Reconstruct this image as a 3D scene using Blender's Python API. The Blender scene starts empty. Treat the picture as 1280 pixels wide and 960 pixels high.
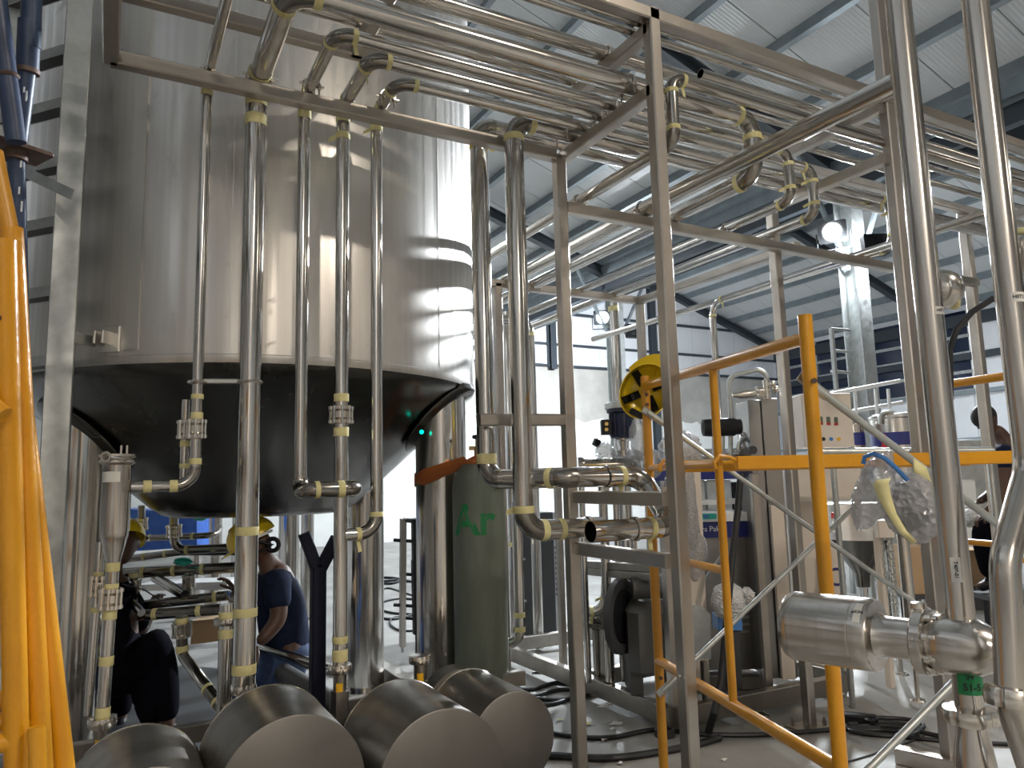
import bpy, bmesh, math, random
from mathutils import Vector as V, Matrix as Mx, Quaternion as Q
random.seed(7)
S = bpy.context.scene
col = S.collection
# ------------------------------------------------------------------ camera
EYE = V((0, 0, 1.5)); F = 923.93
AX = (V((0.87904668, -0.04112499, -0.47495859)), V((-0.47607853, -0.12801826, -0.8700348)), V((-0.0250232, 0.9909188, -0.13211276)))
cam = bpy.data.objects.new('camera', bpy.data.cameras.new('camera')); col.objects.link(cam)
cam.data.sensor_width = 36; cam.data.lens = 36*F/1280; cam.data.clip_end = 200
cam.matrix_world = Mx.LocRotScale(EYE, Mx([AX[0], AX[1], AX[2]]).to_quaternion(), None)
S.camera = cam
def at(x, y, X=None, Y=None, Z=None, D=None):
    """world point of a 1280x960 pixel on a plane X=, Y=, Z= or at axial depth D"""
    c = V((x-640, 480-y, -F)); r = V([a.dot(c) for a in AX])
    t = X/r.x if X is not None else Y/r.y if Y is not None else (Z-1.5)/r.z if Z is not None else D/F
    return EYE+r*t
CX = V((AX[0].x, AX[1].x, AX[2].x)); CY = V((AX[0].y, AX[1].y, AX[2].y))   # image right / up
CF = -V((AX[0].z, AX[1].z, AX[2].z))
UP = V((0, 0, 1)); XX = V((1, 0, 0)); YY = V((0, 1, 0))
# ------------------------------------------------------------------ world, exposure
w = bpy.data.worlds.new('world'); S.world = w; w.use_nodes = True
w.node_tree.nodes['Background'].inputs[0].default_value = (0.62, 0.70, 0.82, 1)
w.node_tree.nodes['Background'].inputs[1].default_value = 0.35
S.view_settings.view_transform = 'Standard'; S.view_settings.look = 'None'
S.view_settings.exposure = 0.04; S.view_settings.gamma = 1.0; S.view_settings.use_curve_mapping = False
LS = 1.0
def arealight(name, loc, aim, size, power, color, spread=180):
    l = bpy.data.lights.new(name, 'AREA'); l.shape = 'DISK'; l.size = size; l.energy = power*LS; l.color = color
    l.spread = math.radians(spread)
    o = bpy.data.objects.new(name, l); o.location = loc
    o.rotation_euler = (V(aim)-V(loc)).to_track_quat('-Z', 'Y').to_euler(); col.objects.link(o); return o
COOL = (0.86, 0.93, 1.0); WARM = (1.0, 0.88, 0.74)
FLOODS = [((9.3, 7.0, 5.07), (1.6, 3.5, 2.4), 620, COOL), ((9.48, 13.1, 5.07), (3.0, 4.0, 1.0), 300, COOL)]
ADDED_BAYS = [(3.8, -3.5, 7.1, 310, WARM), (6.2, 13.9, 6.7, 520, COOL), (15.7, 4.5, 7.1, 200, COOL), (15.7, 9.95, 7.1, 480, COOL), (3.8, 11.0, 7.1, 120, COOL), (15.7, -4, 7.1, 120, WARM), (-0.6, -6.5, 5.3, 320, WARM), (9.0, -7.5, 5.8, 150, WARM)]  # out-of-view bay lamps, added to brighten the hall and far wall
# ------------------------------------------------------------------ materials
MAT = {}
def nd(nt, t, **k):
    n = nt.nodes.new(t)
    for a, b in k.items():
        if a in n.inputs: n.inputs[a].default_value = b
        else: setattr(n, a, b)
    return n
def mat(name, c, metal=0.0, rough=0.5, c2=None, scale=6.0, stretch=(1, 1, 1), rv=0.0, bump=0.0, bscale=None, lo=0.35, hi=0.65, spec=0.5, detail=5.0, coat=0.0):
    m = bpy.data.materials.new(name); m.use_nodes = True; nt = m.node_tree
    b = nt.nodes['Principled BSDF']; L = nt.links.new
    b.inputs['Base Color'].default_value = (*c, 1); b.inputs['Metallic'].default_value = metal; b.inputs['Roughness'].default_value = rough
    b.inputs['Specular IOR Level'].default_value = spec; b.inputs['Coat Weight'].default_value = coat
    if c2 or rv or bump:
        tc = nd(nt, 'ShaderNodeTexCoord'); mp = nd(nt, 'ShaderNodeMapping'); mp.inputs['Scale'].default_value = stretch
        L(tc.outputs['Object'], mp.inputs['Vector'])
        n = nd(nt, 'ShaderNodeTexNoise', Scale=scale, Detail=detail, Roughness=0.6); L(mp.outputs[0], n.inputs['Vector'])
        mr = nd(nt, 'ShaderNodeMapRange'); mr.inputs[1].default_value = lo; mr.inputs[2].default_value = hi
        L(n.outputs['Fac'], mr.inputs[0])
        if c2:
            mx = nd(nt, 'ShaderNodeMix', data_type='RGBA'); mx.inputs[6].default_value = (*c, 1); mx.inputs[7].default_value = (*c2, 1)
            L(mr.outputs[0], mx.inputs[0]); L(mx.outputs[2], b.inputs['Base Color'])
        if rv:
            m2 = nd(nt, 'ShaderNodeMapRange'); m2.inputs[3].default_value = rough-rv; m2.inputs[4].default_value = rough+rv
            L(mr.outputs[0], m2.inputs[0]); L(m2.outputs[0], b.inputs['Roughness'])
        if bump:
            n2 = n
            if bscale: n2 = nd(nt, 'ShaderNodeTexNoise', Scale=bscale, Detail=3.0); L(mp.outputs[0], n2.inputs['Vector'])
            bp = nd(nt, 'ShaderNodeBump', Strength=bump, Distance=0.01); L(n2.outputs['Fac'], bp.inputs['Height']); L(bp.outputs[0], b.inputs['Normal'])
    MAT[name] = m; return m
mat('pipe_steel', (0.66, 0.64, 0.61), 1, 0.14, c2=(0.57, 0.55, 0.52), scale=3, stretch=(5, 5, .4), rv=0.03)
mat('overhead_pipe_steel', (0.58, 0.55, 0.505), 1, 0.15)
mat('elbow_steel', (0.33, 0.31, 0.28), 1, 0.2, rv=0.04, scale=12)
mat('square_tube_steel', (0.54, 0.50, 0.455), 1, 0.36, c2=(0.42, 0.385, 0.34), scale=2.5, rv=0.08, bump=0.05, bscale=60)
mat('post_sheet_steel', (0.48, 0.445, 0.415), 1, 0.42, c2=(0.42, 0.39, 0.36), scale=2, rv=0.05)
mat('tank_steel', (0.76, 0.735, 0.70), 1, 0.40, c2=(0.68, 0.655, 0.615), scale=1.6, stretch=(2.5, 2.5, 0.3), rv=0.05, bump=0.02, bscale=6)
def streaky(name):
    m = MAT[name]; nt = m.node_tree; L = nt.links.new; b = nt.nodes['Principled BSDF']
    tc = nd(nt, 'ShaderNodeTexCoord'); mp = nd(nt, 'ShaderNodeMapping'); mp.inputs['Scale'].default_value = (9, 9, .12); L(tc.outputs['Object'], mp.inputs['Vector'])
    n = nd(nt, 'ShaderNodeTexNoise', Scale=2.2, Detail=4.0); L(mp.outputs[0], n.inputs['Vector'])
    n3 = nd(nt, 'ShaderNodeTexNoise', Scale=7.0, Detail=6.0, Distortion=1.6); L(tc.outputs['Object'], n3.inputs['Vector'])
    r1 = nd(nt, 'ShaderNodeMapRange'); r1.inputs[1].default_value = .35; r1.inputs[2].default_value = .65; r1.inputs[3].default_value = .30; r1.inputs[4].default_value = .46; L(n.outputs['Fac'], r1.inputs[0])
    r2 = nd(nt, 'ShaderNodeMapRange'); r2.inputs[1].default_value = .60; r2.inputs[2].default_value = .72; r2.inputs[3].default_value = 0; r2.inputs[4].default_value = .12; L(n3.outputs['Fac'], r2.inputs[0])
    ad = nd(nt, 'ShaderNodeMath', operation='ADD'); L(r1.outputs[0], ad.inputs[0]); L(r2.outputs[0], ad.inputs[1]); L(ad.outputs[0], b.inputs['Roughness'])
    src = b.inputs['Base Color'].links[0].from_socket; mx = nd(nt, 'ShaderNodeMix', data_type='RGBA', blend_type='MULTIPLY'); mx.inputs[7].default_value = (.74, .72, .70, 1)
    r4 = nd(nt, 'ShaderNodeMapRange'); r4.inputs[1].default_value = 0; r4.inputs[2].default_value = .12; r4.inputs[3].default_value = 0; r4.inputs[4].default_value = .55; L(r2.outputs[0], r4.inputs[0])
    r5 = nd(nt, 'ShaderNodeMapRange'); r5.inputs[1].default_value = .3; r5.inputs[2].default_value = .7; r5.inputs[4].default_value = .6; L(n.outputs['Fac'], r5.inputs[0])
    mxx = nd(nt, 'ShaderNodeMath', operation='MAXIMUM'); L(r4.outputs[0], mxx.inputs[0]); L(r5.outputs[0], mxx.inputs[1]); L(mxx.outputs[0], mx.inputs[0]); L(src, mx.inputs[6]); L(mx.outputs[2], b.inputs['Base Color'])
streaky('tank_steel')
mat('tank_band_steel', (0.66, 0.645, 0.60), 1, 0.42, rv=0.05, scale=10)
mat('shaded_bottom_steel', (0.13, 0.127, 0.12), 1, 0.24, rv=0.05, scale=3)  # same steel as the shell, with the shade underneath put into its colour
mat('leg_steel', (0.60, 0.575, 0.54), 1, 0.17, c2=(0.52, 0.49, 0.455), scale=2, stretch=(4, 4, .4), rv=0.05)
mat('drum_steel', (0.36, 0.335, 0.30), 1, 0.38, c2=(0.27, 0.25, 0.22), scale=4, rv=0.08, bump=0.03, bscale=40)
mat('drum_face_steel', (0.22, 0.208, 0.192), 1, 0.5, rv=0.03, scale=30)
mat('valve_steel', (0.64, 0.61, 0.575), 1, 0.2, c2=(0.55, 0.515, 0.47), scale=5, stretch=(6, 6, .3), rv=0.04)
mat('clamp_steel', (0.72, 0.68, 0.62), 1, 0.2)
mat('galvanised', (0.60, 0.62, 0.61), 1, 0.45, c2=(0.46, 0.48, 0.47), scale=9, rv=0.1)
mat('dark_cabinet_steel', (0.30, 0.29, 0.28), 1, 0.38, rv=0.05, scale=3)
mat('yellow_paint', (0.72, 0.33, 0.010), 0, 0.3, c2=(0.62, 0.27, 0.008), scale=3, bump=0.15, bscale=70, coat=0.2)
mat('worn_orange_paint', (0.62, 0.30, 0.03), 0, 0.4, c2=(0.50, 0.22, 0.02), scale=5)
mat('blue_paint', (0.018, 0.034, 0.085), 0, 0.42, c2=(0.035, 0.06, 0.12), scale=9, bump=0.1)
mat('paint_scrape', (0.75, 0.78, 0.8), 0, 0.6)
mat('navy_paint', (0.006, 0.008, 0.02), 0, 0.5, spec=0.2)
mat('rust_steel', (0.16, 0.12, 0.10), 0.6, 0.6, c2=(0.10, 0.06, 0.05), scale=20)
mat('tape', (0.72, 0.66, 0.34), 0, 0.75, c2=(0.62, 0.56, 0.27), scale=30)
mat('bright_tape', (0.80, 0.62, 0.10), 0, 0.7)
mat('black', (0.009, 0.009, 0.011), 0, 0.5, spec=0.3)
mat('black_rubber', (0.015, 0.016, 0.018), 0, 0.42)
mat('dark_grey', (0.045, 0.047, 0.05), 0, 0.45)
mat('motor_grey', (0.10, 0.10, 0.098), 0.3, 0.5)
mat('blue_motor', (0.015, 0.022, 0.06), 0, 0.4)
mat('blue_band', (0.015, 0.022, 0.16), 0, 0.4)
mat('panel_beige', (0.68, 0.60, 0.52), 0, 0.5, c2=(0.62, 0.55, 0.47), scale=3)
mat('gas_green', (0.17, 0.19, 0.15), 0.15, 0.4, c2=(0.13, 0.145, 0.115), scale=5, stretch=(2, 2, .4))
mat('text_green', (0.01, 0.20, 0.06), 0, 0.5)
mat('orange_strap', (0.42, 0.12, 0.025), 0, 0.7)
mat('brass', (0.55, 0.40, 0.18), 1, 0.3)
mat('copper', (0.70, 0.42, 0.34), 1, 0.25)
mat('helmet', (0.86, 0.62, 0.02), 0, 0.3, coat=0.3)
mat('helmet_inside', (0.75, 0.55, 0.03), 0, 0.5)
mat('navy_cloth', (0.012, 0.019, 0.045), 0, 0.9, c2=(0.008, 0.012, 0.03), scale=14, bump=0.3, spec=0.15)
mat('black_cloth', (0.003, 0.003, 0.006), 0, 0.95, spec=0.08)
mat('denim', (0.02, 0.05, 0.13), 0, 0.85, c2=(0.014, 0.03, 0.08), scale=20)
mat('skin', (0.075, 0.036, 0.022), 0, 0.5)
mat('hair', (0.008, 0.007, 0.007), 0, 0.7)
mat('red_plastic', (0.45, 0.015, 0.02), 0, 0.4)
mat('white_plastic', (0.8, 0.8, 0.78), 0, 0.45)
mat('paper', (0.75, 0.74, 0.70), 0, 0.7)
mat('ink', (0.02, 0.02, 0.022), 0, 0.6)
mat('green_label', (0.008, 0.24, 0.075), 0, 0.35)
mat('yellow_label', (0.85, 0.48, 0.02), 0, 0.5)
mat('cardboard', (0.45, 0.30, 0.17), 0, 0.8)
mat('blue_sheet', (0.02, 0.10, 0.45), 0, 0.3, c2=(0.05, 0.16, 0.55), scale=8, bump=0.6, bscale=9)
mat('teal', (0.02, 0.42, 0.32), 0, 0.4)
mat('button_blue', (0.06, 0.2, 0.5), 0, 0.3)
mat('button_yellow', (0.75, 0.4, 0.02), 0, 0.3)
mat('button_green', (0.10, 0.13, 0.10), 0, 0.4)
mat('dark_beam', (0.045, 0.055, 0.066), 0.2, 0.5)
mat('purlin_steel', (0.30, 0.34, 0.365), 0.5, 0.5, c2=(0.24, 0.28, 0.30), scale=4)
mat('white_cladding', (0.70, 0.715, 0.73), 0, 0.5)
mat('white_render', (0.80, 0.81, 0.79), 0, 0.8, c2=(0.72, 0.73, 0.70), scale=2.5)
mat('cement_render', (0.46, 0.445, 0.41), 0, 0.9, c2=(0.36, 0.345, 0.315), scale=1.3)
mat('concrete', (0.34, 0.335, 0.315), 0, 0.75, c2=(0.23, 0.225, 0.21), scale=1.1, rv=0.1, bump=0.06, bscale=30)
mat('dark_glass', (0.012, 0.02, 0.045), 0, 0.12)
mat('litter', (0.62, 0.61, 0.57), 0, 0.6)
# bubble wrap: half clear, glossy, pitted with bubbles
def bubble(name, tint, clear):
    m = bpy.data.materials.new(name); m.use_nodes = True; nt = m.node_tree; L = nt.links.new
    b = nt.nodes['Principled BSDF']; b.inputs['Base Color'].default_value = (*tint, 1); b.inputs['Roughness'].default_value = 0.12; b.inputs['Specular IOR Level'].default_value = 0.8
    tc = nd(nt, 'ShaderNodeTexCoord'); vo = nd(nt, 'ShaderNodeTexVoronoi', Scale=60.0); L(tc.outputs['Object'], vo.inputs['Vector'])
    bp = nd(nt, 'ShaderNodeBump', Strength=1.0, Distance=0.012); L(vo.outputs['Distance'], bp.inputs['Height']); L(bp.outputs[0], b.inputs['Normal'])
    t = nd(nt, 'ShaderNodeBsdfTransparent'); mx = nd(nt, 'ShaderNodeMixShader'); mx.inputs[0].default_value = clear
    L(b.outputs[0], mx.inputs[1]); L(t.outputs[0], mx.inputs[2]); L(mx.outputs[0], nt.nodes['Material Output'].inputs['Surface']); MAT[name] = m
bubble('bubble_wrap', (0.52, 0.52, 0.54), 0.42); bubble('white_wrap', (0.78, 0.78, 0.78), 0.12)
def emit(name, c, s):
    m = bpy.data.materials.new(name); m.use_nodes = True; nt = m.node_tree
    e = nd(nt, 'ShaderNodeEmission'); e.inputs[0].default_value = (*c, 1); e.inputs[1].default_value = s
    nt.links.new(e.outputs[0], nt.nodes['Material Output'].inputs['Surface']); MAT[name] = m
emit('lamp_lens', (0.9, 0.95, 1.0), 60); emit('green_lamp', (0.0, 0.9, 0.6), 2.5); emit('added_bay_lens', (1, 0.93, 0.82), 12)
# corrugated ceiling sheet: fine ribs running down the slope
def sheet(name, c, sc, axis):
    m = bpy.data.materials.new(name); m.use_nodes = True; nt = m.node_tree; L = nt.links.new
    b = nt.nodes['Principled BSDF']; b.inputs['Base Color'].default_value = (*c, 1); b.inputs['Roughness'].default_value = 0.5
    tc = nd(nt, 'ShaderNodeTexCoord'); wv = nd(nt, 'ShaderNodeTexWave', Scale=sc, bands_direction=axis); L(tc.outputs['Object'], wv.inputs['Vector'])
    bp = nd(nt, 'ShaderNodeBump', Strength=0.35, Distance=0.01); L(wv.outputs['Fac'], bp.inputs['Height']); L(bp.outputs[0], b.inputs['Normal']); MAT[name] = m
sheet('ceiling_sheet', (0.56, 0.575, 0.58), 6.0, 'Y'); sheet('wall_sheet_x', (0.74, 0.75, 0.77), 5.0, 'X'); sheet('wall_sheet_y', (0.74, 0.75, 0.77), 5.0, 'Y'); sheet('left_wall_sheet', (0.52, 0.52, 0.52), 5.0, 'Y')
mat('front_wall', (0.36, 0.35, 0.34), 0, 0.6)
# ------------------------------------------------------------------ mesh helpers
OFF = {}
def frame(d, up=None):
    d = d.normalized(); u = up or UP
    if abs(d.dot(u.normalized())) > 0.985: u = YY if abs(d.y) < 0.9 else XX
    s = d.cross(u).normalized(); return s, s.cross(d).normalized()
class MB:
    def __init__(s): s.v = []; s.f = []
    def add(s, vs, fs):
        n = len(s.v); s.v += [V(a) for a in vs]; s.f += [tuple(i+n for i in f) for f in fs]; return s
    def box(s, c, sx, sy, sz, R=None):
        c = V(c); vs = []
        for x in (-1, 1):
            for y in (-1, 1):
                for z in (-1, 1):
                    p = V((x*sx/2, y*sy/2, z*sz/2)); vs.append(c+(R@p if R else p))
        return s.add(vs, [(0, 1, 3, 2), (4, 6, 7, 5), (0, 4, 5, 1), (2, 3, 7, 6), (0, 2, 6, 4), (1, 5, 7, 3)])
    def cbox(s, c, sx, sy, sz, ch=0.01, R=None):
        """box with chamfered vertical and top edges"""
        c = V(c); R = R or Mx.Identity(3); L = []
        for z, k in ((-sz/2, 0), (sz/2-ch, 0), (sz/2, ch)):
            a, b = sx/2-k, sy/2-k
            L.append([(-a+ch, -b, z), (a-ch, -b, z), (a, -b+ch, z), (a, b-ch, z), (a-ch, b, z), (-a+ch, b, z), (-a, b-ch, z), (-a, -b+ch, z)])
        vs = [c+R@V(p) for l in L for p in l]; fs = [tuple(range(7, -1, -1)), tuple(range(16, 24))]
        for k in (0, 1):
            for i in range(8): j = (i+1) % 8; fs.append((k*8+i, k*8+j, k*8+8+j, k*8+8+i))
        return s.add(vs, fs)
    def prism(s, poly, ext):
        n = len(poly); ext = V(ext)
        return s.add([V(p) for p in poly]+[V(p)+ext for p in poly], [tuple(range(n-1, -1, -1)), tuple(range(n, 2*n))]+[(i, (i+1) % n, n+(i+1) % n, n+i) for i in range(n)])
    def beam(s, p, q, w, h, up=None, ch=0.005):
        p, q = V(p), V(q); a, b = frame(q-p, up); pr = []
        for x, y in ((1, 1), (-1, 1), (-1, -1), (1, -1)):
            X, Y = x*w/2, y*h/2
            pr += [(X, Y-y*ch), (X-x*ch, Y)] if x*y > 0 else [(X-x*ch, Y), (X, Y-y*ch)]
        n = 8; vs = [o+a*x+b*y for o in (p, q) for x, y in pr]
        return s.add(vs, [tuple(range(n)), tuple(range(2*n-1, n-1, -1))]+[(i, n+i, n+(i+1) % n, (i+1) % n) for i in range(n)])
    def tube(s, path, r, n=16, cap=True, hollow=0.0):
        P = [V(p) for p in path]; m = len(P); rr = r if isinstance(r, (list, tuple)) else [r]*m
        t = [(P[min(i+1, m-1)]-P[max(i-1, 0)]).normalized() for i in range(m)]
        u, _ = frame(t[0]); rings = []
        for i in range(m):
            if i:
                u = t[i-1].rotation_difference(t[i])@u
            u = (u-t[i]*u.dot(t[i])).normalized(); v = t[i].cross(u)
            rings.append([P[i]+(u*math.cos(k*2*math.pi/n)+v*math.sin(k*2*math.pi/n))*rr[i] for k in range(n)])
        vs = [p for g in rings for p in g]
        fs = [(i*n+k, i*n+(k+1) % n, (i+1)*n+(k+1) % n, (i+1)*n+k) for i in range(m-1) for k in range(n)]
        if hollow:
            k0 = len(vs)
            for i in range(m):
                vs += [P[i]+(p-P[i])*(1-hollow/rr[i]) for p in rings[i]]
            fs += [(k0+(i+1)*n+k, k0+(i+1)*n+(k+1) % n, k0+i*n+(k+1) % n, k0+i*n+k) for i in range(m-1) for k in range(n)]
            for i, fl in ((0, 0), (m-1, 1)):
                for k in range(n):
                    q = (i*n+k, k0+i*n+k, k0+i*n+(k+1) % n, i*n+(k+1) % n); fs.append(q[::-1] if fl else q)
        elif cap: fs += [tuple(range(n-1, -1, -1)), tuple(range((m-1)*n, m*n))]
        return s.add(vs, fs)
    def lathe(s, prof, o=(0, 0, 0), axis=(0, 0, 1), n=24, cap=True):
        o = V(o); ax = V(axis).normalized(); u, v = frame(ax); vs = []; m = len(prof)
        for r, z in prof: vs += [o+ax*z+(u*math.cos(k*2*math.pi/n)+v*math.sin(k*2*math.pi/n))*max(r, 1e-4) for k in range(n)]
        fs = [(i*n+(k+1) % n, i*n+k, (i+1)*n+k, (i+1)*n+(k+1) % n) for i in range(m-1) for k in range(n)]
        if cap: fs += [tuple(range(n)), tuple(range(m*n-1, (m-1)*n-1, -1))]
        return s.add(vs, fs)
    def ball(s, c, r, nu=16, nv=10, R=None, jit=0.0):
        c = V(c); r = V((r, r, r)) if not hasattr(r, '__len__') else V(r); vs = []; R = R or Mx.Identity(3)
        for j in range(nv+1):
            th = math.pi*j/nv
            for k in range(nu):
                ph = 2*math.pi*k/nu; q = 1+(random.uniform(-jit, jit) if 0 < j < nv else 0)
                vs.append(c+R@V((r.x*math.sin(th)*math.cos(ph)*q, r.y*math.sin(th)*math.sin(ph)*q, r.z*math.cos(th)*q)))
        return s.add(vs, [(j*nu+k, (j+1)*nu+k, (j+1)*nu+(k+1) % nu, j*nu+(k+1) % nu) for j in range(nv) for k in range(nu)])
    def torus(s, c, axis, R, r, n=24, m=8, a0=0, a1=360):
        u, v = frame(V(axis)); full = a1-a0 >= 360; k = n+(0 if full else 1)
        pts = [V(c)+(u*math.cos(math.radians(a0+(a1-a0)*i/n))+v*math.sin(math.radians(a0+(a1-a0)*i/n)))*R for i in range(k)]
        if full:
            ax = V(axis).normalized(); vs = []
            for i in range(n):
                d = (pts[i]-V(c)).normalized()
                vs += [pts[i]+(d*math.cos(j*2*math.pi/m)+ax*math.sin(j*2*math.pi/m))*r for j in range(m)]
            return s.add(vs, [(i*m+j, i*m+(j+1) % m, ((i+1) % n)*m+(j+1) % m, ((i+1) % n)*m+j) for i in range(n) for j in range(m)])
        return s.tube(pts, r, m)
    def build(s, name, m, parent=None, smooth=38):
        me = bpy.data.meshes.new(name)
        if parent is None:
            xs = [p.x for p in s.v]; ys = [p.y for p in s.v]; off = V(((min(xs)+max(xs))/2, (min(ys)+max(ys))/2, min(p.z for p in s.v)))
        else: off = OFF[parent.name]
        me.from_pydata([p-off for p in s.v], [], s.f); bm = bmesh.new(); bm.from_mesh(me); bmesh.ops.recalc_face_normals(bm, faces=bm.faces); bm.to_mesh(me); bm.free()
        if smooth:
            me.shade_smooth(); me.set_sharp_from_angle(angle=math.radians(smooth))
        me.materials.append(MAT[m] if isinstance(m, str) else m)
        o = bpy.data.objects.new(name, me); col.objects.link(o); OFF[o.name] = off
        if parent is None: o.location = off
        else: o.parent = parent
        return o
def tag(o, label, cat, group=None):
    o['label'] = label; o['category'] = cat
    if group: o['group'] = group
    return o
def thing(name, loc, label, cat, group=None):
    o = bpy.data.objects.new(name, None); col.objects.link(o); o.location = V(loc); o.empty_display_size = 0.1; OFF[o.name] = V(loc)
    return tag(o, label, cat, group)
def struct(o): o['kind'] = 'structure'; return o
def stuff(o): o['kind'] = 'stuff'; return o
def fillet(pts, R, n=8):
    P = [V(p) for p in pts]; out = [P[0]]; arcs = []
    for i in range(1, len(P)-1):
        a, b = (P[i-1]-P[i]), (P[i+1]-P[i]); la, lb = a.length, b.length; a.normalize(); b.normalize()
        ang = a.angle(b)
        if ang > math.pi-0.02: out.append(P[i]); continue
        t = min(R/math.tan(ang/2), la*0.49 if i > 1 else la*0.95, lb*0.49 if i < len(P)-2 else lb*0.95); r = t*math.tan(ang/2)
        c = P[i]+(a+b).normalized()*(r/math.sin(ang/2)); s0 = P[i]+a*t-c; s1 = P[i]+b*t-c
        arc = [c+Q(s0.cross(s1).normalized(), s0.angle(s1)*k/n)@s0 for k in range(n+1)]
        out += arc; arcs.append((arc[0], -a, arc[-1], b, arc))
    out.append(P[-1]); return out, arcs
def taped(parent, p, d, r, wd=0.035, tail=0, m='tape'):
    p, d = V(p), V(d).normalized(); b = MB(); k = r+0.0016
    b.lathe([(k, -wd/2), (k+0.0012, -wd/2+.003), (k+0.0008, 0), (k+0.0012, wd/2-.003), (k, wd/2)], p, d, 18, cap=False)
    if tail:
        s, u = frame(d); q = p+s*k*(1 if tail > 0 else -1)
        if abs(d.z) > .8: e = CX*(1 if tail > 0 else -1); q = p+e*k*.9; e2 = e*.04-UP*.018
        else: q = p-UP*k; e2 = -UP*.05+CX*.008*tail
        b.prism([q+d*wd*.4, q-d*wd*.4, q-d*wd*.3+e2, q+d*wd*.45+e2*.9], CF*.0012)
    return b.build('tape_band', m, parent)
def ubolt(parent, p, d, r, up=UP, m='clamp_steel'):
    p, d, up = V(p), V(d).normalized(), V(up); s = d.cross(up).normalized(); b = MB()
    arc = [p+(s*math.cos(a)+up*math.sin(a))*(r+.005) for a in [math.pi*k/10 for k in range(11)]]
    b.tube([arc[0]-up*(r+.02)]+arc+[arc[-1]-up*(r+.02)], 0.0045, 6)
    for e in (1, -1):
        q = p+s*e*(r+.005)
        b.lathe([(.012, -.006), (.012, .006)], q-up*(r*.55), up, 6); b.lathe([(.009, .006), (.009, .018)], q-up*(r*.55), up, 6)
        b.beam(q-up*r*.3-s*e*.004, q-up*r*.3+s*e*.022, .012, .012)
    return b.build('pipe_clamp', m, parent)
def union(parent, p, d, r, L=0.085, name='clamp_union'):
    """bolted sanitary clamp: three ribbed rings and a ring of small bolts"""
    p, d = V(p), V(d).normalized(); b = MB(); u, v = frame(d)
    b.lathe([(r, -L/2), (r*1.5, -L/2+.004), (r*1.5, -L*.28), (r*1.1, -L*.24), (r*1.42, -L*.16), (r*1.42, L*.16), (r*1.1, L*.24), (r*1.5, L*.28), (r*1.5, L/2-.004), (r, L/2)], p, d, 24)
    for k in range(8):
        a = k*math.pi/4+.2; q = p+(u*math.cos(a)+v*math.sin(a))*r*1.56
        b.tube([q-d*L*.46, q+d*L*.46], .0048, 6)
        for z in (-.36, .36): b.lathe([(.0085, -.006), (.0085, .006)], q+d*L*z, d, 6)
    return b.build(name, 'clamp_steel', parent)
def nut(parent, p, d, r, h=.036, name='union_nut'):
    """slotted round union nut"""
    p, d = V(p), V(d).normalized(); b = MB(); u, v = frame(d); n = 48; vs = []
    prof = [(r*1.12, -h*.5), (r*1.55, -h*.44), (r*1.68, -h*.2), (r*1.7, h*.15), (r*1.62, h*.45), (r*1.25, h*.5)]
    for R, z in prof:
        for k in range(n):
            RR = R-(r*.14 if (k % 12 in (0, 1) and R > r*1.4) else 0); a = 2*math.pi*k/n
            vs.append(p+d*z+(u*math.cos(a)+v*math.sin(a))*RR)
    m = len(prof)
    b.add(vs, [(i*n+k, i*n+(k+1) % n, (i+1)*n+(k+1) % n, (i+1)*n+k) for i in range(m-1) for k in range(n)]+[tuple(range(n)), tuple(range((m-1)*n, m*n))])
    return b.build(name, 'clamp_steel', parent, 30)
def pipe(name, label, pts, r, R=None, m='pipe_steel', em=None, tapes=(), tape_elbows=False, clamps=(), unions=(), nuts=(), group=None, hollow=0, n=18, cat='pipe', parent=None):
    pts = [V(p) for p in pts]; path, arcs = fillet(pts, R or r*3)
    t = parent or thing(name, min(pts, key=lambda p: p.z), label, cat, group)
    MB().tube(path, r, n, hollow=hollow).build('tube', m, t)
    for a in arcs:
        if em and len(a[4]) > 2: MB().tube(a[4], r+.0012, n, cap=False).build('elbow', em, t)
        if tape_elbows:
            for q, d in ((a[0], a[1]), (a[2], a[3])): taped(t, q, d, r, max(.022, r*.7), tail=random.choice((0, 0, 1, -1)))
    for x in tapes:
        i, f = x[0], x[1]; taped(t, pts[i].lerp(pts[i+1], f), pts[i+1]-pts[i], r, x[2] if len(x) > 2 else .035, x[3] if len(x) > 3 else 0, x[4] if len(x) > 4 else 'tape')
    for x in clamps: ubolt(t, pts[x[0]].lerp(pts[x[0]+1], x[1]), pts[x[0]+1]-pts[x[0]], r, x[2] if len(x) > 2 else UP)
    for i, f in unions: union(t, pts[i].lerp(pts[i+1], f), pts[i+1]-pts[i], r)
    for i, f in nuts: nut(t, pts[i].lerp(pts[i+1], f), pts[i+1]-pts[i], r)
    return t
def part(name, m, parent, mb, smooth=38): return mb.build(name, m, parent, smooth)
def text(parent, name, s, o, ex, ey, size, m, depth=.0006):
    cu = bpy.data.curves.new(name, 'FONT'); cu.body = s; cu.size = size; cu.extrude = depth; cu.align_x = 'CENTER'; cu.align_y = 'CENTER'
    ob = bpy.data.objects.new(name, cu); col.objects.link(ob); bpy.context.view_layer.update()
    me = bpy.data.meshes.new_from_object(ob.evaluated_get(bpy.context.evaluated_depsgraph_get())); bpy.data.objects.remove(ob)
    ex = V(ex).normalized(); ez = ex.cross(V(ey)).normalized(); ey = ez.cross(ex)
    off = OFF[parent.name]
    for v in me.vertices: v.co = V(o)+ex*v.co.x+ey*v.co.y+ez*v.co.z-off
    me.materials.append(MAT[m]); r = bpy.data.objects.new(name, me); col.objects.link(r); r.parent = parent; OFF[r.name] = off; return r
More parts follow.
